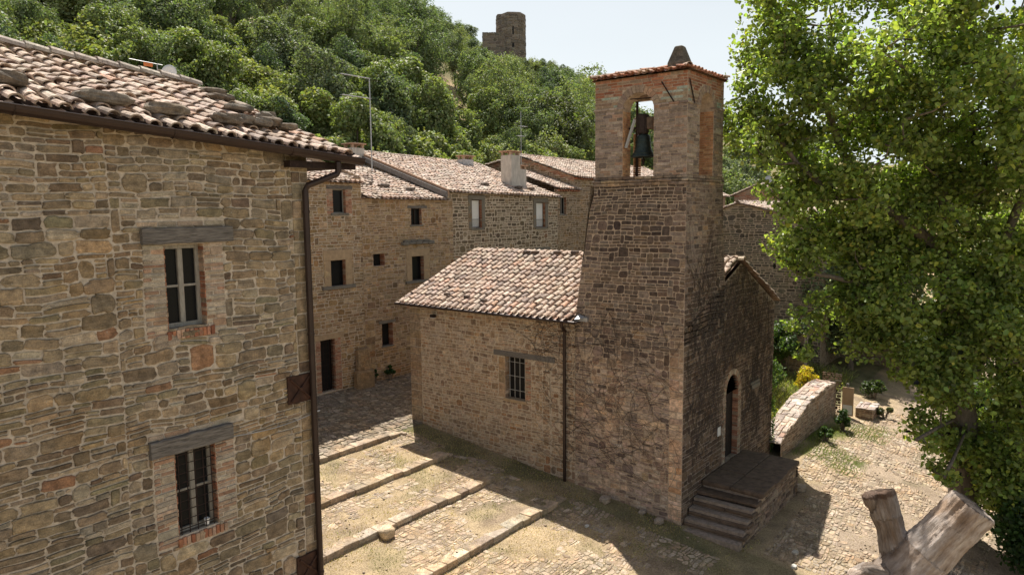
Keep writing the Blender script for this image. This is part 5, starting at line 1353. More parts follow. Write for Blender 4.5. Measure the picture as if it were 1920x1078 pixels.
def leaf_cols(n, base, var, rng=NR, yellow=.06):
    c = np.array(base)[None, :]*(1 + rng.normal(size=(n, 1))*var); c = c*(1 + rng.normal(size=(n, 3))*.06)
    y = rng.random(n) < yellow; c[y] = c[y]*np.array([1.45, 1.25, .9]); return np.clip(c, .008, .6)
def clump_points(centers, radii, n_each, rng, shell=.55, flat=.8):
    P = []; O = []
    for c, r, n in zip(centers, radii, n_each):
        d = unit(rng.normal(size=(n, 3))); q = shell + (1-shell)*rng.random((n, 1))**.7; q = q*(1 + .25*rng.normal(size=(n, 1))*.5)
        d2 = d.copy(); d2[:, 2] *= flat; P.append(np.array(c) + d2*q*r); O.append(d)
    return np.concatenate(P), np.concatenate(O)

# the great plane tree -------------------------------------------------
pt = thing('plane_tree', (5.8, -6.2, -.7), 'big leafy tree filling the right of the picture beside the path', 'tree')
EL = [((5.78, -4.9, 10.87), (3.9, 3.9, 5.46)), ((3.21, -1.39, 11.34), (2.03, 2.03, 4.37)), ((7.81, -7.48, 9.0), (3.28, 3.12, 5.85)), ((4.92, -3.81, 7.13), (1.79, 1.79, 1.79)), ((7.03, -7.01, 4.79), (2.57, 2.03, 2.81)), ((5.47, -6.07, 2.76), (1.17, 1.17, 1.17)), ((3.44, -1.78, 7.36), (0.94, 0.86, 0.94)), ((6.33, -5.76, 5.57), (1.72, 1.56, 1.87))]
EL += [((4.9, -6.9, 5.6), (1.7, 1.5, 1.9)), ((5.0, -7.2, 3.0), (1.6, 1.2, 2.0)), ((4.0, -5.9, 4.2), (1.0, .8, 1.2)), ((5.6, -7.6, 1.4), (1.6, 1.0, 1.6)), ((3.6, -4.4, 5.7), (1.2, 1.2, 1.0)), ((5.2, -4.2, 14.2), (3.6, 3.2, 3.0)), ((4.6, -3.4, 9.6), (2.2, 2.2, 2.2))]
WT = [225, 88, 140, 44, 66, 14, 8, 28, 32, 38, 14, 28, 14, 60, 12]
rg = np.random.default_rng(5); cen = []; rad = []
for (c, r), w in zip(EL, WT):
    k = 0
    while k < w:
        d = unit(rg.normal(size=(1, 3)))[0]; q = rg.random()**(1/2.4)*.99; p = np.array(c) + d*q*np.array(r)
        if nz(p[0]*.54+3, p[1]*.54, p[2]*.54) < -.19: k += .25; continue
        if p[2] < .2 or p[0] < 3.0 and p[2] < 8.2 or p[1] > -.35 and p[2] < 9.6 and p[0] < 7.8: continue
        if p[0] < 3.1 and p[1] > -.6: continue
        if p[2] < 9.3 and p[1] + 8.46 > .318*(p[0] + 18.39): continue      # the gap beside the tower
        cen.append(p); rad.append(rg.uniform(.39, .78)); k += 1
# low side boughs reaching out over the path
for s_, e_, n_ in (((5.31, -5.92, 2.45), (2.74, -5.29, 2.76), 7), ((5.47, -6.07, 2.14), (2.35, -6.0, 1.98), 8), ((4.53, -3.03, 6.66), (2.43, -2.1, 5.57), 7), ((4.14, -2.49, 5.65), (2.51, -2.33, 4.55), 4), ((5.31, -5.45, 4.16), (3.99, -4.36, 4.01), 4)):
    for k in range(n_):
        t = (k+.3)/n_; cen.append(np.array(s_)*(1-t) + np.array(e_)*t + rg.normal(size=3)*.12); rad.append(.34*(1-.45*t)+.06)
cen = np.array(cen); rad = np.array(rad)
ne = (rad**2*480).astype(int) + 24; print('plane leaves', ne.sum())
P_, O_ = clump_points(cen, rad*1.05, ne, rg, .25, .75)
P_ = P_ + rg.normal(size=P_.shape)*.04; P_ = P_[keep_] if False else P_
cl = leaf_cols(len(P_), (.235, .295, .085), .36, rg, .08)
hue = np.array([nz(p[0]*.5, p[1]*.5, p[2]*.5) for p in P_]); cl *= (1 + .35*hue)[:, None]
leaf_o = leaf_mesh('crown', P_ - np.array([5.8, -6.2, -.7]), .128, np.clip(cl, .01, .6), M['leaf'], pt, .30, rg, O_*.5)
mb = MB()
T0 = Vector((5.75, -6.25, -.9))
def limb(pts, r0, r1, n=9): 
    mb.tube([tuple(p) for p in pts], [r0 + (r1-r0)*i/(len(pts)-1) for i in range(len(pts))], n)
trunk = [T0, Vector((5.8, -6.2, .8)), Vector((5.82, -6.15, 2.45)), Vector((5.74, -5.92, 3.85)), Vector((6.02, -5.76, 5.41)), Vector((5.86, -5.53, 6.97))]
limb(trunk, .42, .29, 12)
limbs = [[trunk[5], Vector((5.31, -4.98, 8.06)), Vector((4.69, -3.89, 9.0)), Vector((4.22, -2.95, 10.4)), Vector((3.91, -2.33, 12.28)), Vector((3.6, -1.71, 14.07))],
         [trunk[5], Vector((6.02, -5.45, 8.53)), Vector((5.63, -4.9, 10.56)), Vector((5.94, -4.83, 12.9)), Vector((6.02, -4.75, 14.93))],
         [trunk[4], Vector((6.72, -6.46, 6.97)), Vector((7.34, -7.01, 9.0)), Vector((7.89, -7.4, 11.34)), Vector((8.28, -7.63, 13.68))],
         [trunk[3], Vector((6.41, -6.54, 4.79)), Vector((7.11, -7.24, 5.88)), Vector((7.81, -7.79, 6.35)), Vector((8.82, -8.88, 6.97))],
         [limb_ for limb_ in (Vector((4.69, -3.89, 9.0)), Vector((3.75, -2.8, 9.31)), Vector((3.13, -1.94, 10.25)), Vector((2.74, -1.16, 11.5)))],
         [trunk[4], Vector((5.31, -4.83, 6.04)), Vector((4.53, -3.73, 6.66)), Vector((3.75, -2.8, 6.97)), Vector((3.13, -2.02, 7.13))],
         [trunk[2], Vector((5.0, -5.92, 2.92)), Vector((3.91, -5.68, 2.92)), Vector((2.74, -5.37, 2.84))], [trunk[2], Vector((4.69, -6.23, 2.6)), Vector((3.44, -6.15, 2.29)), Vector((2.43, -6.07, 2.06))]]
for i, l_ in enumerate(limbs): limb(l_, [.21, .21, .19, .22, .11, .12, .03, .03][i], .05)
skel = []
for l_ in [trunk] + limbs:
    for a_, b_ in zip(l_[:-1], l_[1:]):
        for k in range(4): skel.append(a_.lerp(b_, k/4))
sk = np.array([tuple(s) for s in skel])
order = np.argsort([min(np.linalg.norm(sk - c, axis=1)) for c in cen])
for i in order:
    c = cen[i]; d = np.linalg.norm(sk - c, axis=1) + np.maximum(0, sk[:, 2]-c[2])*1.2; j = int(np.argmin(d)); a_ = Vector(sk[j]); b_ = Vector(c)
    if (b_-a_).length > 1.7: continue
    mid = a_.lerp(b_, .5) + Vector((rg.normal()*.12, rg.normal()*.12, -.06*(b_-a_).length)); L_ = (b_-a_).length
    mb.tube([a_, mid, b_], [min(.085, .018+.018*L_), min(.05, .014+.01*L_), .01], 5, cap=False)
    sk = np.vstack([sk, np.array(mid), np.array(a_.lerp(b_, .8))])
tr_ = mb.build('trunk', M['bark'], pt, smooth=True)

def shrub(name, loc, r, nleaf, size, base, lab, cat='shrub', seed=0, group=None, flat=.8, nb=9, stems=True, leafm='leaf', up=.3):
    rg = np.random.default_rng(seed+500); t = thing(name, loc, lab, cat, group); rx, ry, rz = r
    cs = []; rs = []
    for k in range(nb):
        d = unit(rg.normal(size=(1, 3)))[0]; d[2] = abs(d[2])*.9; q = rg.uniform(.3, .72); cs.append((d[0]*q*rx, d[1]*q*ry, rz*.35 + d[2]*q*rz)); rs.append(min(r)*rg.uniform(.3, .5))
    P, O = clump_points(cs, rs, [nleaf//nb]*nb, rg, .5, flat); P[:, 2] = np.maximum(P[:, 2], .02)
    leaf_mesh('foliage', P, size, leaf_cols(len(P), base, .25, rg, .05), M[leafm], t, up, rg, O)
    if stems:
        mb = MB()
        for c in cs: mb.tube([(0, 0, -.2), (c[0]*.4, c[1]*.4, c[2]*.5), c], [.05, .035, .015], 5)
        mb.build('stem', M['bark'], t).location = (0, 0, 0)
    return t
gl = lambda x, y, dz=0: (x, y, ground(x, y) + dz)
shrub('laurel_shrub', gl(7.6, -8.6), (2.6, 2.0, 2.1), 7000, .15, (.07, .12, .035), 'dark green broadleaf shrub in the bottom right corner beside the dead trunk', seed=1, nb=16)
shrub('laurel_shrub', gl(10.5, -7.2), (2.4, 1.8, 2.6), 6000, .16, (.075, .13, .035), 'dark green broadleaf shrub under the big tree at the right edge', seed=2, nb=14)
shrub('laurel_shrub', gl(4.6, -8.2), (1.9, 1.3, 2.0), 6500, .12, (.06, .11, .035), 'dense dark shrub right behind the sawn end of the dead trunk', seed=3, nb=12)
shrub('laurel_shrub', gl(14.8, -6.2), (2.2, 1.8, 2.4), 5000, .17, (.06, .10, .03), 'dark shrub at the right side of the path under the big tree', seed=4, nb=12)
shrub('garden_bush', gl(13.6, 2.7), (1.3, 1.2, 2.2), 3600, .10, (.10, .16, .05), 'rounded green bush in the garden right behind the chapel corner', seed=5)
shrub('garden_bush', gl(16.5, 4.6), (2.4, 1.8, 4.2), 5200, .14, (.09, .15, .05), 'tall light green bush between the chapel gable and the grey house', seed=6, nb=14)
shrub('garden_bush', gl(19.0, 3.0), (1.7, 1.6, 3.2), 4000, .14, (.075, .12, .04), 'tall dark bush behind the garden wall under the big tree', seed=7, nb=12)
shrub('yellow_flowered_shrub', gl(16.4, 1.2), (.9, .8, 1.3), 900, .11, (.52, .38, .05), 'small shrub with yellow leaves standing behind the garden wall', seed=8, nb=6)
shrub('small_shrub', gl(18.6, -1.2), (.7, .6, 1.1), 1100, .09, (.06, .09, .03), 'small shrub growing on the low wall stub beside the path', seed=9, nb=6)
shrub('small_shrub', gl(15.8, -2.2), (.5, .45, .6), 700, .07, (.09, .10, .05), 'reddish low bush at the foot of the low wall stub', seed=10, nb=5)
shrub('small_shrub', gl(10.6, -1.15), (.55, .3, .75), 900, .07, (.07, .12, .035), 'leafy weeds at the foot of the ramped garden wall', seed=11, nb=5)
shrub('small_shrub', gl(12.6, -1.25), (.7, .35, .9), 1100, .07, (.05, .09, .03), 'dark shrub in the shade at the end of the ramped garden wall', seed=12, nb=6)
shrub('wall_plant', gl(2.55, 14.9), (.42, .2, .9), 420, .09, (.05, .10, .03), 'dark leafy plant against the brownish house wall, the larger of two', seed=13, nb=5)
shrub('wall_plant', gl(1.7, 14.9), (.26, .16, .7), 220, .08, (.05, .10, .03), 'dark leafy plant against the brownish house wall, the smaller of two', seed=14, nb=4)
# creeper on the facade: sparse leaves hugging the stone, and a green fringe on its right corner
rg = np.random.default_rng(9); n = 900; u_ = rg.uniform(6.9, 7.55, n); v_ = rg.uniform(.2, 4.2, n); keep = np.array([nz(a*1.5, b*.9, 3.) > -.05 for a, b in zip(u_, v_)])
P = np.stack([u_ + rg.normal(size=n)*.03, -.06 - rg.random(n)*.07, v_], 1)[keep & (u_ > 7.25)]
tag(leaf_mesh('creeper', P, .075, leaf_cols(len(P), (.08, .13, .035), .3, rg), M['leaf'], None, .1, rg), 'green creeper climbing the right hand corner of the chapel facade', 'creeper')
mb = MB(); yb = (5.0, -8.0); zb = ground(*yb)
mb.lathe((2.6, -7.9, ground(2.6, -7.9)), [(0, 0), (.16, 0), (.21, .3), (.22, .31), (.2, .32), (.15, .03), (0, .02)], 16)
tag(mb.build('bucket', plain_mat('yellow plastic', (.62, .55, .03), .08, 6., .5)), 'bright yellow bucket half hidden under the shrubs behind the dead trunk', 'bucket')

# grass ---------------------------------------------------------------
def grass(name, n, sampler, size, base, seed, var=.25, lab=None):
    rg = np.random.default_rng(seed); V = []; Fs = []; Cc = []; k = 0
    pts = sampler(rg, n)
    for (x, y, h) in pts:
        z = ground(x, y) - .01; a = rg.uniform(0, 2*PI); lean = rg.normal(size=2)*.45*h; w = .004 + .0035*rg.random() + h*.02
        dx, dy = math.cos(a)*w, math.sin(a)*w
        V += [(x-dx, y-dy, z), (x+dx, y+dy, z), (x+dx*.5+lean[0], y+dy*.5+lean[1], z+h*.9), (x-dx*.4+lean[0]*1.2, y-dy*.4+lean[1]*1.2, z+h)]
        Fs.append((k, k+1, k+2, k+3)); k += 4
    c = leaf_cols(len(Fs), base, var, rg, .1)
    o = np_mesh(name, np.array(V), np.array(Fs), c, M['grass']); o['kind'] = 'stuff'; return o
def samp(region, h, f):
    def s(rg, n):
        out = []
        while len(out) < n:
            x, y = rg.uniform(region[0], region[1]), rg.uniform(region[2], region[3])
            if f(x, y) > rg.random(): out.append((x, y, h*rg.uniform(.4, 1.3)))
        return out
    return s
grass('dry_grass', 26000, samp((-10.5, 1, -2, 10.2), .05, lambda x, y: (.0 if x > -.05 and y > -.1 else sstep(-.25, .25, nz(x*.6, y*.6, 11.))*.8+.1)), .05, (.50, .38, .19), 1)
grass('green_grass', 9000, samp((-10.5, 0, -2, 10.4), .05, lambda x, y: .0 if x > -.05 and y > -.1 else (sstep(.05, .35, nz(x*.8+5, y*.8, 2.)) + (.9 if min(abs(y+.08-s) for s in STEPS) < .07 else 0) + (.35 if x > -1.6 else 0))), .05, (.15, .17, .05), 2)
grass('green_grass', 7000, samp((7.6, 14.5, -3.0, -.5), .07, lambda x, y: sstep(-.3, .3, nz(x*.5, y*.5, 1.)) * (1 if y > -2.6 else .3)), .06, (.20, .25, .06), 3)
grass('tall_grass', 9000, samp((7.7, 22, .3, 5.5), .40, lambda x, y: .9), .3, (.27, .29, .10), 4, .4)
grass('dry_grass', 6000, samp((0, 18, -7, -1.5), .04, lambda x, y: .9 if not (x < 6 and y > -2) else 0), .05, (.50, .40, .22), 5)

rl = random.Random(606); mb = MB()
for k in range(900):
    x, y = (rl.uniform(-10, 0), rl.uniform(-2, 10.2)) if k % 2 else (rl.uniform(.5, 16), rl.uniform(-7, -1.9))
    if nz(x*.7, y*.7, 21.) < -.1 or (1.0 < x < 4.9 and y > -2.0): continue
    s_ = rl.uniform(.012, .04); z = ground(x, y) + .012; b0 = len(mb.v); n = 6; c = pick(P_COB, rl)
    for h_, q in ((0, 1.), (s_*.6, .75)):
        for i in range(n): mb.v.append((x + s_*q*math.cos(i*PI/3 + k)*rl.uniform(.8, 1.2), y + s_*q*math.sin(i*PI/3 + k)*rl.uniform(.8, 1.2), z + h_))
    for i in range(n): mb.face((b0+i, b0+(i+1) % n, b0+n+(i+1) % n, b0+n+i), c)
    mb.face(tuple(b0+n+i for i in range(n)), c)
o = mb.build('gravel', M['stone_far']); o['kind'] = 'stuff'
# woods on the hillside -------------------------------------------------
def tree_proto(name, seed, H, W, nleaf, size, base, nb, trunk_show=.3, up=.35):
    rg = np.random.default_rng(seed); root = bpy.data.objects.new(name, None); COL.objects.link(root)
    cs = []; rs = []
    for k in range(nb):
        d = unit(rg.normal(size=(1, 3)))[0]; q = rg.uniform(.35, .8)
        hz = H*(trunk_show + (1-trunk_show)*(.5 + .46*d[2]*q*1.25)); wz = 1 - .55*max(0, (hz/H-.6)/.4)
        cs.append((d[0]*q*W*wz, d[1]*q*W*wz, hz)); rs.append(W*rg.uniform(.2, .42))
    P, O = clump_points(cs, rs, [int(nleaf*1.7)//nb]*nb, rg, .72, .85)
    P += np.array([[nz(a*.7, b*.7, c*.7), nz(a*.7+7, b*.7, c*.7), nz(a*.7, b*.7+7, c*.7)] for a, b, c in P])*W*.26
    c = leaf_cols(len(P), base, .22, rg, .03)
    leaf_mesh('crown', P, size, c, M['leaf_far'], root, up, rg, O*1.1)
    mb = MB(); mb.tube([(0, 0, -1.5), (.1, 0, H*.25), (.0, .15, H*.55), (.1, .1, H*.8)], [W*.06, W*.05, W*.035, .03], 7)
    for q in cs[:8]: mb.tube([(.05, .05, H*rg.uniform(.2, .4)), (q[0]*.5, q[1]*.5, q[2]*.75), q], [W*.025, W*.016, .02], 5)
    mb.build('trunk', M['bark'], root).location = (0, 0, 0)
    return root
GR = [(.18, .225, .12), (.155, .20, .115), (.215, .255, .125), (.135, .18, .11), (.19, .225, .14), (.24, .27, .13)]
protos = [tree_proto('oak_tree', 300+i, H, W, NL, .185, GR[i % 6], NB+5, ts) for i, (H, W, NL, NB, ts) in enumerate(
    [(9.5, 4.2, 9000, 17, .14), (8.2, 3.8, 8000, 15, .12), (10.5, 4.0, 9000, 18, .16), (7.0, 3.2, 6500, 12, .1), (9.0, 3.4, 7500, 14, .2), (6.0, 3.2, 6000, 11, .05)])]
bushes = [tree_proto('hillside_bush', 320+i, H, W, NL, .15, c, NB, 0., .4) for i, (H, W, NL, NB, c) in enumerate([(3.4, 2.4, 6500, 11, (.24, .275, .11)), (2.6, 2.2, 5500, 9, (.27, .295, .12)), (4.6, 2.4, 7000, 12, (.20, .24, .10))])]
bare = tree_proto('bare_stemmed_tree', 340, 7.5, 2.8, 3500, .2, (.11, .13, .055), 10, .45)
used = set()
fwd = np.array([.7805, .6159, -.1074]); rgt = np.array([.6186, -.7856, -.0104]); upv = np.array([.0908, .0583, .9942])
def pix(p):
    d = np.array(p) - np.array(CAM); z = d @ fwd; return 960 + 1350*(d @ rgt)/z, 539 - 1350*(d @ upv)/z
def where(p, kind):
    x, y = pix(p)
    v = 'top' if y < 60 else 'upper' if y < 150 else 'middle' if y < 230 else 'lowest'
    for lim, h in ((150, 'over the far left ridge'), (320, 'left of the white dish'), (480, 'right of the white dish'), (620, 'above the left verge'), (700, 'behind the tall mast'),
                   (800, 'right of the tall mast'), (900, 'left of the castle'), (1000, 'below the castle'), (1120, 'between castle and bell tower'), (1350, 'behind the bell tower')):
        if x < lim: break
    else: h = 'behind the big plane tree'
    return f'{kind} in the {v} band of the hillside, {h}'
def plant(proto, x, y, s, rz, kind, cat, group, dz=0., sz=None, lab=None):
    z = ground(x, y) + dz
    if proto.name not in used: r = proto; used.add(proto.name)
    else:
        r = proto.copy(); COL.objects.link(r)
        for chd in list(proto.children):
            c = chd.copy(); COL.objects.link(c); c.parent = r
    r.location = (x, y, z - .2); r.rotation_euler = (0, 0, rz); r.scale = (s*rt.uniform(.82, 1.2), s*rt.uniform(.82, 1.2), s*(sz or 1)); r.rotation_euler = (rt.uniform(-.12, .12), rt.uniform(-.12, .12), rz)
    tag(r, lab or where((x, y, z + 4*s), kind), cat, group)
    return r
rt = random.Random(2024); placed = []
HP = [9.5, 8.2, 10.5, 7.0, 9.0, 6.0]
SKX = [-200, 700, 770, 810, 860, 905, 930, 990, 1060, 1085, 1115, 1350, 1500, 1700]; SKY = [-600, -90, -15, 12, 48, 92, 104, 108, 122, 140, 158, 185, 190, 200]
def fit(x, y, z, H, s):
    for _ in range(30):
        px, py = pix((x, y, z + H*s*1.02))
        if py > float(np.interp(px, SKX, SKY)): return s
        s *= .93
    return 0
def bare_patch(px, y0, y1, hw):      # keep the dry clearings and the pale crag in view
    for (a, b, c, d) in ((805, 858, 168, 235), (868, 905, 228, 262), (1078, 1112, 235, 270)):
        if a - hw < px < b + hw and y0 < d and y1 > c: return True
    return False
nt_ = 0; tries = 0
while nt_ < 296 and tries < 20000:
    tries += 1
    az = math.radians(rt.uniform(29, 77)); r = 43 + (192-43)*rt.random()**1.05
    x, y = CAM[0] + r*math.cos(az), CAM[1] + r*math.sin(az)
    _, _, r0, azd = hill_h(x, y)
    if r < r0 - 1 or y < 24: continue
    z = ground(x, y); px, py = pix((x, y, z+2.5))
    if px < -120 or py < -140 or py > 330: continue
    if bare_patch(px, py - 1350*6.5/r, py + 1350*2/r, 1350*1.7/r): continue
    # keep the castle's foot clear
    md = 3.5 if r < 70 else 4.8 if r < 100 else 5.8
    if any((x-a)**2 + (y-b)**2 < md*md for a, b in placed): continue
    placed.append((x, y)); i = rt.randrange(6)
    if r > 150: i = rt.choice([3, 5, 3, 1])
    s = rt.uniform(.75, 1.2)*float(np.interp(r, [42, 60, 95, 150, 170], [.52, .66, .95, .95, .7]))
    s = fit(x, y, z, HP[i], s)
    if s < .38: placed.pop(); continue
    plant(protos[i], x, y, s, rt.uniform(0, 6.3), 'leafy tree', 'tree', 'trees of the wood on the hillside', sz=rt.uniform(.9, 1.15)); nt_ += 1
print('hill trees', nt_)
nb_ = 0; tries = 0; pb = []
while nb_ < 150 and tries < 9000:
    tries += 1; az = math.radians(rt.uniform(31, 76)); x0, y0 = math.cos(az), math.sin(az)
    r0 = float(np.interp(math.degrees(az), AZT, R0T)); r = r0 + rt.uniform(-4, 22); x, y = CAM[0] + r*x0, CAM[1] + r*y0
    if y < 24.0 or (x < -4 and y < 16): continue
    px, py = pix((x, y, ground(x, y)+1.5))
    if px < -60: continue
    if any((x-a)**2 + (y-b)**2 < 4.8 for a, b in pb): continue
    if bare_patch(px, py - 20, py + 20, 14): continue
    pb.append((x, y)); plant(bushes[rt.randrange(3)], x, y, rt.uniform(.8, 1.35), rt.uniform(0, 6.3), 'light green bush', 'bush', 'bushes along the foot of the wooded hillside'); nb_ += 1
# low scrub and lone trees on the crest near the castle
for k in range(34):
    az = math.radians(rt.uniform(30.2, 41.5)); r = 190 + rt.uniform(-12, 3); x, y = CAM[0] + r*math.cos(az), CAM[1] + r*math.sin(az)
    big = True; sk_ = fit(x, y, ground(x, y), 3.4, 1.5)
    if sk_ < .4: continue
    plant(bushes[k % 3], x, y, sk_*rt.uniform(.7, 1), rt.uniform(0, 6.3), 'dark scrub', 'bush', 'scrub along the crest by the castle')
for k, (azd, r, s) in enumerate(((44.2, 183, .75), (43.2, 186, .6), (42.2, 188, .7), (45.6, 176, .9), (41.4, 188, .8), (30.6, 196, .9), (29.6, 198, .8))):
    x, y = CAM[0] + r*math.cos(math.radians(azd)), CAM[1] + r*math.sin(math.radians(azd))
    plant(protos[k % 5], x, y, s, k, 'skyline tree', 'tree', 'trees of the wood on the hillside')
for k, (azd, r, s) in enumerate(((36.0, 66, 1.), (35.4, 68, 1.1), (34.8, 65, .95), (34.2, 67, 1.05), (33.6, 64, 1.))):
    x, y = CAM[0] + r*math.cos(math.radians(azd)), CAM[1] + r*math.sin(math.radians(azd))
    plant(bare, x, y, s, k*1.3, 'bare stemmed tree', 'tree', 'bare stemmed trees behind the village roofs')
# trees east of the village, behind the big tree
EP = [(23.5, 1.0, .8), (24.5, -3.5, .7), (29, -5.5, .95), (27, 3.8, .8), (32, 0.5, .9), (36, -6, .9), (34, 5.5, .75), (48, 14, .9), (54, 20, 1.), (60, 12, .8), (66, 24, 1.1), (46, 24, 1.), (56, 31, 1.2), (72, 36, 1.2), (40, 30, 1.), (80, 20, 1.), (86, 30, 1.1), (70, 6, .8), (50, 4, .55), (95, 42, 1.2), (64, 42, 1.2), (110, 50, 1.3), (120, 36, 1.2), (140, 60, 1.3), (150, 40, 1.2), (100, 16, .9), (130, 14, 1.)]
for k, (x, y, s) in enumerate(EP):
    plant(protos[k % 6], x, y, s, k*1.7, 'tree', 'tree', 'trees east of the village',
          lab=['tree shading the path where it leaves the square', 'tree on the right of the path far end under the big tree', 'tree at the far right of the path in deep shade', 'tree between the garden and the grey house', 'tree in the dark grove behind the garden wall'][k] if k < 5 else None)
for k in range(26):
    x, y = rt.uniform(44, 100), 0; y = (x+18)*math.tan(math.radians(rt.uniform(15, 27))) - 8.5
    plant(bushes[k % 3], x, y, rt.uniform(.9, 1.6), k, 'bush', 'bush', 'bushes on the slope right of the bell tower')

# castle on the crest -----------------------------------------------------
cas = thing('castle_ruin', (131, 108, 44), 'ruined round stone keep with a lower square wall on the hill crest', 'castle')
azc = math.radians(38.15); rc = 190; cx_, cy_ = CAM[0] + rc*math.cos(azc), CAM[1] + rc*math.sin(azc); zc_ = ground(cx_, cy_)
cas.location = (cx_, cy_, zc_)
S_K = dict(h=(.5, .9), w=(.8, 1.9), gap=.05, t=.07, round=.3, jit=.05, pal=[((.20, .17, .145), 4), ((.17, .145, .12), 3), ((.235, .20, .165), 2)], tall=.05, split=.1)
rk = 3.75; zt1 = 58.1; top_ = lambda a: zt1 + (.15*nz(math.cos(a)*2, math.sin(a)*2)) - (.3 if 3.0 < (a % (2*PI)) < 3.5 else 0)
def kF(u, v, d):
    a = u/rk; return (cx_ + (rk+d)*math.cos(a), cy_ + (rk+d)*math.sin(a), v)
mb = MB(); n = 14; z0 = zc_ - 4
for k in range(n):
    a, b = 2*PI*k/n*rk, 2*PI*(k+1)/n*rk
    mb.quad(kF(a, z0, 0), kF(b, z0, 0), kF(b, top_(b/rk), 0), kF(a, top_(a/rk), 0), (.2, .18, .15), 1)
    mb.quad(kF(a, z0, -1.2), kF(b, z0, -1.2), kF(b, top_(b/rk), -1.2), kF(a, top_(a/rk), -1.2), (.2, .18, .15), 1)
    mb.quad(kF(a, top_(a/rk), -1.2), kF(b, top_(b/rk), -1.2), kF(b, top_(b/rk), 0), kF(a, top_(a/rk), 0), (.2, .18, .15), 1)
rng = random.Random(400)
sl = [(3.95*rk-.18, 3.95*rk+.18, 52.6, 54.6), (3.95*rk-.25, 3.95*rk+.25, 49.5, 50.6)]
emit_stones(mb, kF, cut(layout(2.2*rk, 6.0*rk, z0, zt1-.2, S_K, rng), sl), S_K, rng, lambda u, v: v < top_(u/rk)-.3, 0, .06)
for h in sl: mb.quad(kF(h[0], h[2], .05), kF(h[1], h[2], .05), kF(h[1], h[3], .05), kF(h[0], h[3], .05), (.02, .02, .02), 2)
mb.build('keep', [M['stone_far'], M['mortar_dark'], M['dark']], cas)
# lower wall to the left of the keep
lx = Vector((-math.sin(azc), math.cos(azc), 0)); fx_ = Vector((math.cos(azc), math.sin(azc), 0)); Oc = Vector((cx_, cy_, 0)) + fx_*(-3.4)
def wF(u, v, d): p = Oc + lx*u - fx_*d; return (p.x, p.y, v)
mb = MB(); mb.box((-.6, z0, -3.5), (7.2, 53.2, 0), (.2, .18, .15), 1, wF)
emit_stones(mb, wF, layout(-.6, 7.2, z0, 53.3, S_K, rng), S_K, rng, None, 0, .1)
emit_stones(mb, lambda u, v, d: wF(7.2+d, v, -u), layout(0, 3.5, z0, 53.3, S_K, rng), S_K, rng, None, 0, .1)
mb.build('curtain_wall', [M['stone_far'], M['mortar_dark']], cas)
# rocky outcrops on the skyline
def outcrop(azd, r, s, z, lab, seed, col):
    x, y = CAM[0] + r*math.cos(math.radians(azd)), CAM[1] + r*math.sin(math.radians(azd))
    mb = MB(); rr = random.Random(seed)
    for k in range(6): rock_mb(mb, (x + rr.uniform(-s, s), y + rr.uniform(-s, s), z + rr.uniform(-.6, .3)*s), s*rr.uniform(.5, 1), s*rr.uniform(.5, 1), s*rr.uniform(.4, .8), col, seed+k, 18, 12)
    tag(mb.build('rocky_outcrop', M['stone_far'], smooth=False), lab, 'rock')
outcrop(31.6, 215, 4.5, 9 + 215*.158, 'orange rocky knoll on the skyline just left of the bell tower', 500, (.33, .22, .14))
outcrop(50.7, 152, 5.5, 9 + 152*.305, 'pale bare rock at the top edge of the wooded hill', 520, (.34, .27, .22))

# ------------------------------------------------------------------ light, sky, camera
SUN_EL, = (math.radians(60),); sdir = Vector((.33, .37, .87)).normalized()
w = bpy.data.worlds.new('World'); scene.world = w; w.use_nodes = True; nt = w.node_tree
bg = nt.nodes['Background']; sky = nt.nodes.new('ShaderNodeTexSky'); sky.sky_type = 'NISHITA'; sky.sun_disc = False
sky.sun_elevation = SUN_EL; sky.sun_rotation = math.atan2(sdir.x, sdir.y); sky.altitude = 200; sky.air_density = 1.0; sky.dust_density = 4.5; sky.ozone_density = .6
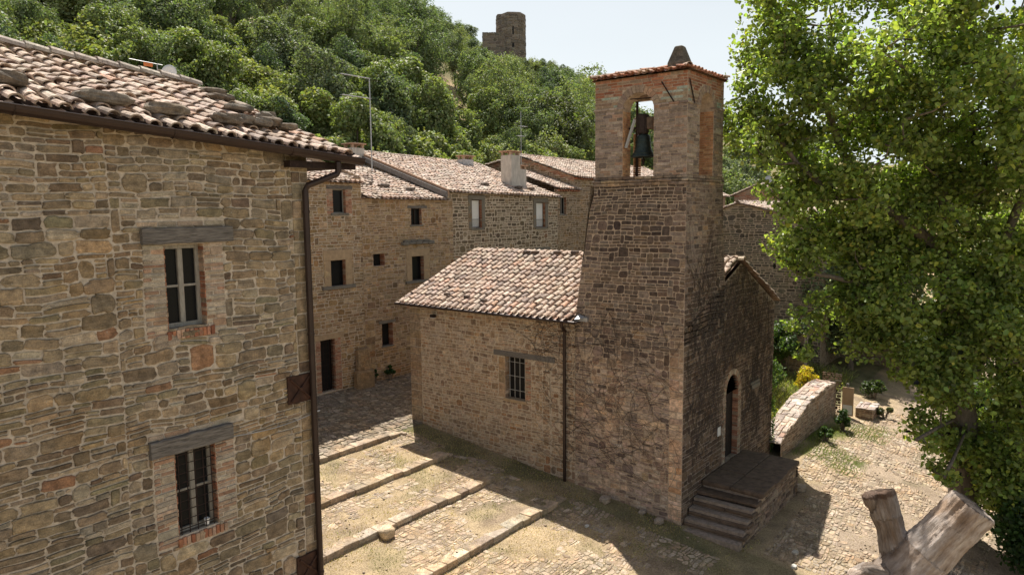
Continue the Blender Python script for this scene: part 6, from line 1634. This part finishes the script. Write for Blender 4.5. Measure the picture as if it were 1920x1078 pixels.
# summer haze: the sky whitens towards the horizon and stays deeper overhead
tc = nt.nodes.new('ShaderNodeTexCoord'); sp = nt.nodes.new('ShaderNodeSeparateXYZ'); nt.links.new(tc.outputs['Generated'], sp.inputs[0])
mp = nt.nodes.new('ShaderNodeMapping'); mp.inputs['Scale'].default_value = (1.2, 1.2, 5.0); nt.links.new(tc.outputs['Generated'], mp.inputs['Vector'])
cn = nt.nodes.new('ShaderNodeTexNoise'); cn.inputs['Scale'].default_value = 1.6; cn.inputs['Detail'].default_value = 5; nt.links.new(mp.outputs[0], cn.inputs['Vector'])
ad = nt.nodes.new('ShaderNodeMath'); ad.operation = 'MULTIPLY_ADD'; ad.inputs[1].default_value = .16; nt.links.new(cn.outputs[0], ad.inputs[0]); nt.links.new(sp.outputs[2], ad.inputs[2])
rp = ramp(nt, ad.outputs[0], [(.08, (.92, .92, .92)), (.34, (.70, .70, .70)), (.55, (.28, .28, .28)), (.8, (.06, .06, .06))])
dk = mixc(nt, sky.outputs[0], (.62, .62, .62), 1., 'MULTIPLY')
nt.links.new(mixc(nt, dk, (7.2, 7.75, 8.0), rp.outputs[0]), bg.inputs[0]); bg.inputs[1].default_value = .085
sun = bpy.data.lights.new('sun', 'SUN'); sun.energy = 5.0; sun.angle = math.radians(.5); sun.color = (1, .945, .86)
so = bpy.data.objects.new('sun', sun); COL.objects.link(so); so.rotation_euler = sdir.to_track_quat('Z', 'Y').to_euler(); so.location = (0, 0, 60)
cam = bpy.data.cameras.new('camera'); cam.lens = 36*1350/1920; cam.sensor_width = 36; cam.clip_end = 3000; cam.clip_start = .1
co = bpy.data.objects.new('camera', cam); COL.objects.link(co); scene.camera = co
F_ = Vector(fwd).normalized(); R_ = Vector(rgt); R_ = (R_ - F_*R_.dot(F_)).normalized(); U_ = R_.cross(F_)
co.matrix_world = Matrix(((R_.x, U_.x, -F_.x, CAM[0]), (R_.y, U_.y, -F_.y, CAM[1]), (R_.z, U_.z, -F_.z, CAM[2]), (0, 0, 0, 1)))
scene.view_settings.view_transform = 'Standard'; scene.view_settings.look = 'None'; scene.view_settings.exposure = .70; scene.view_settings.gamma = 1
scene.cycles.max_bounces = 7; scene.cycles.diffuse_bounces = 4; scene.cycles.transparent_max_bounces = 8
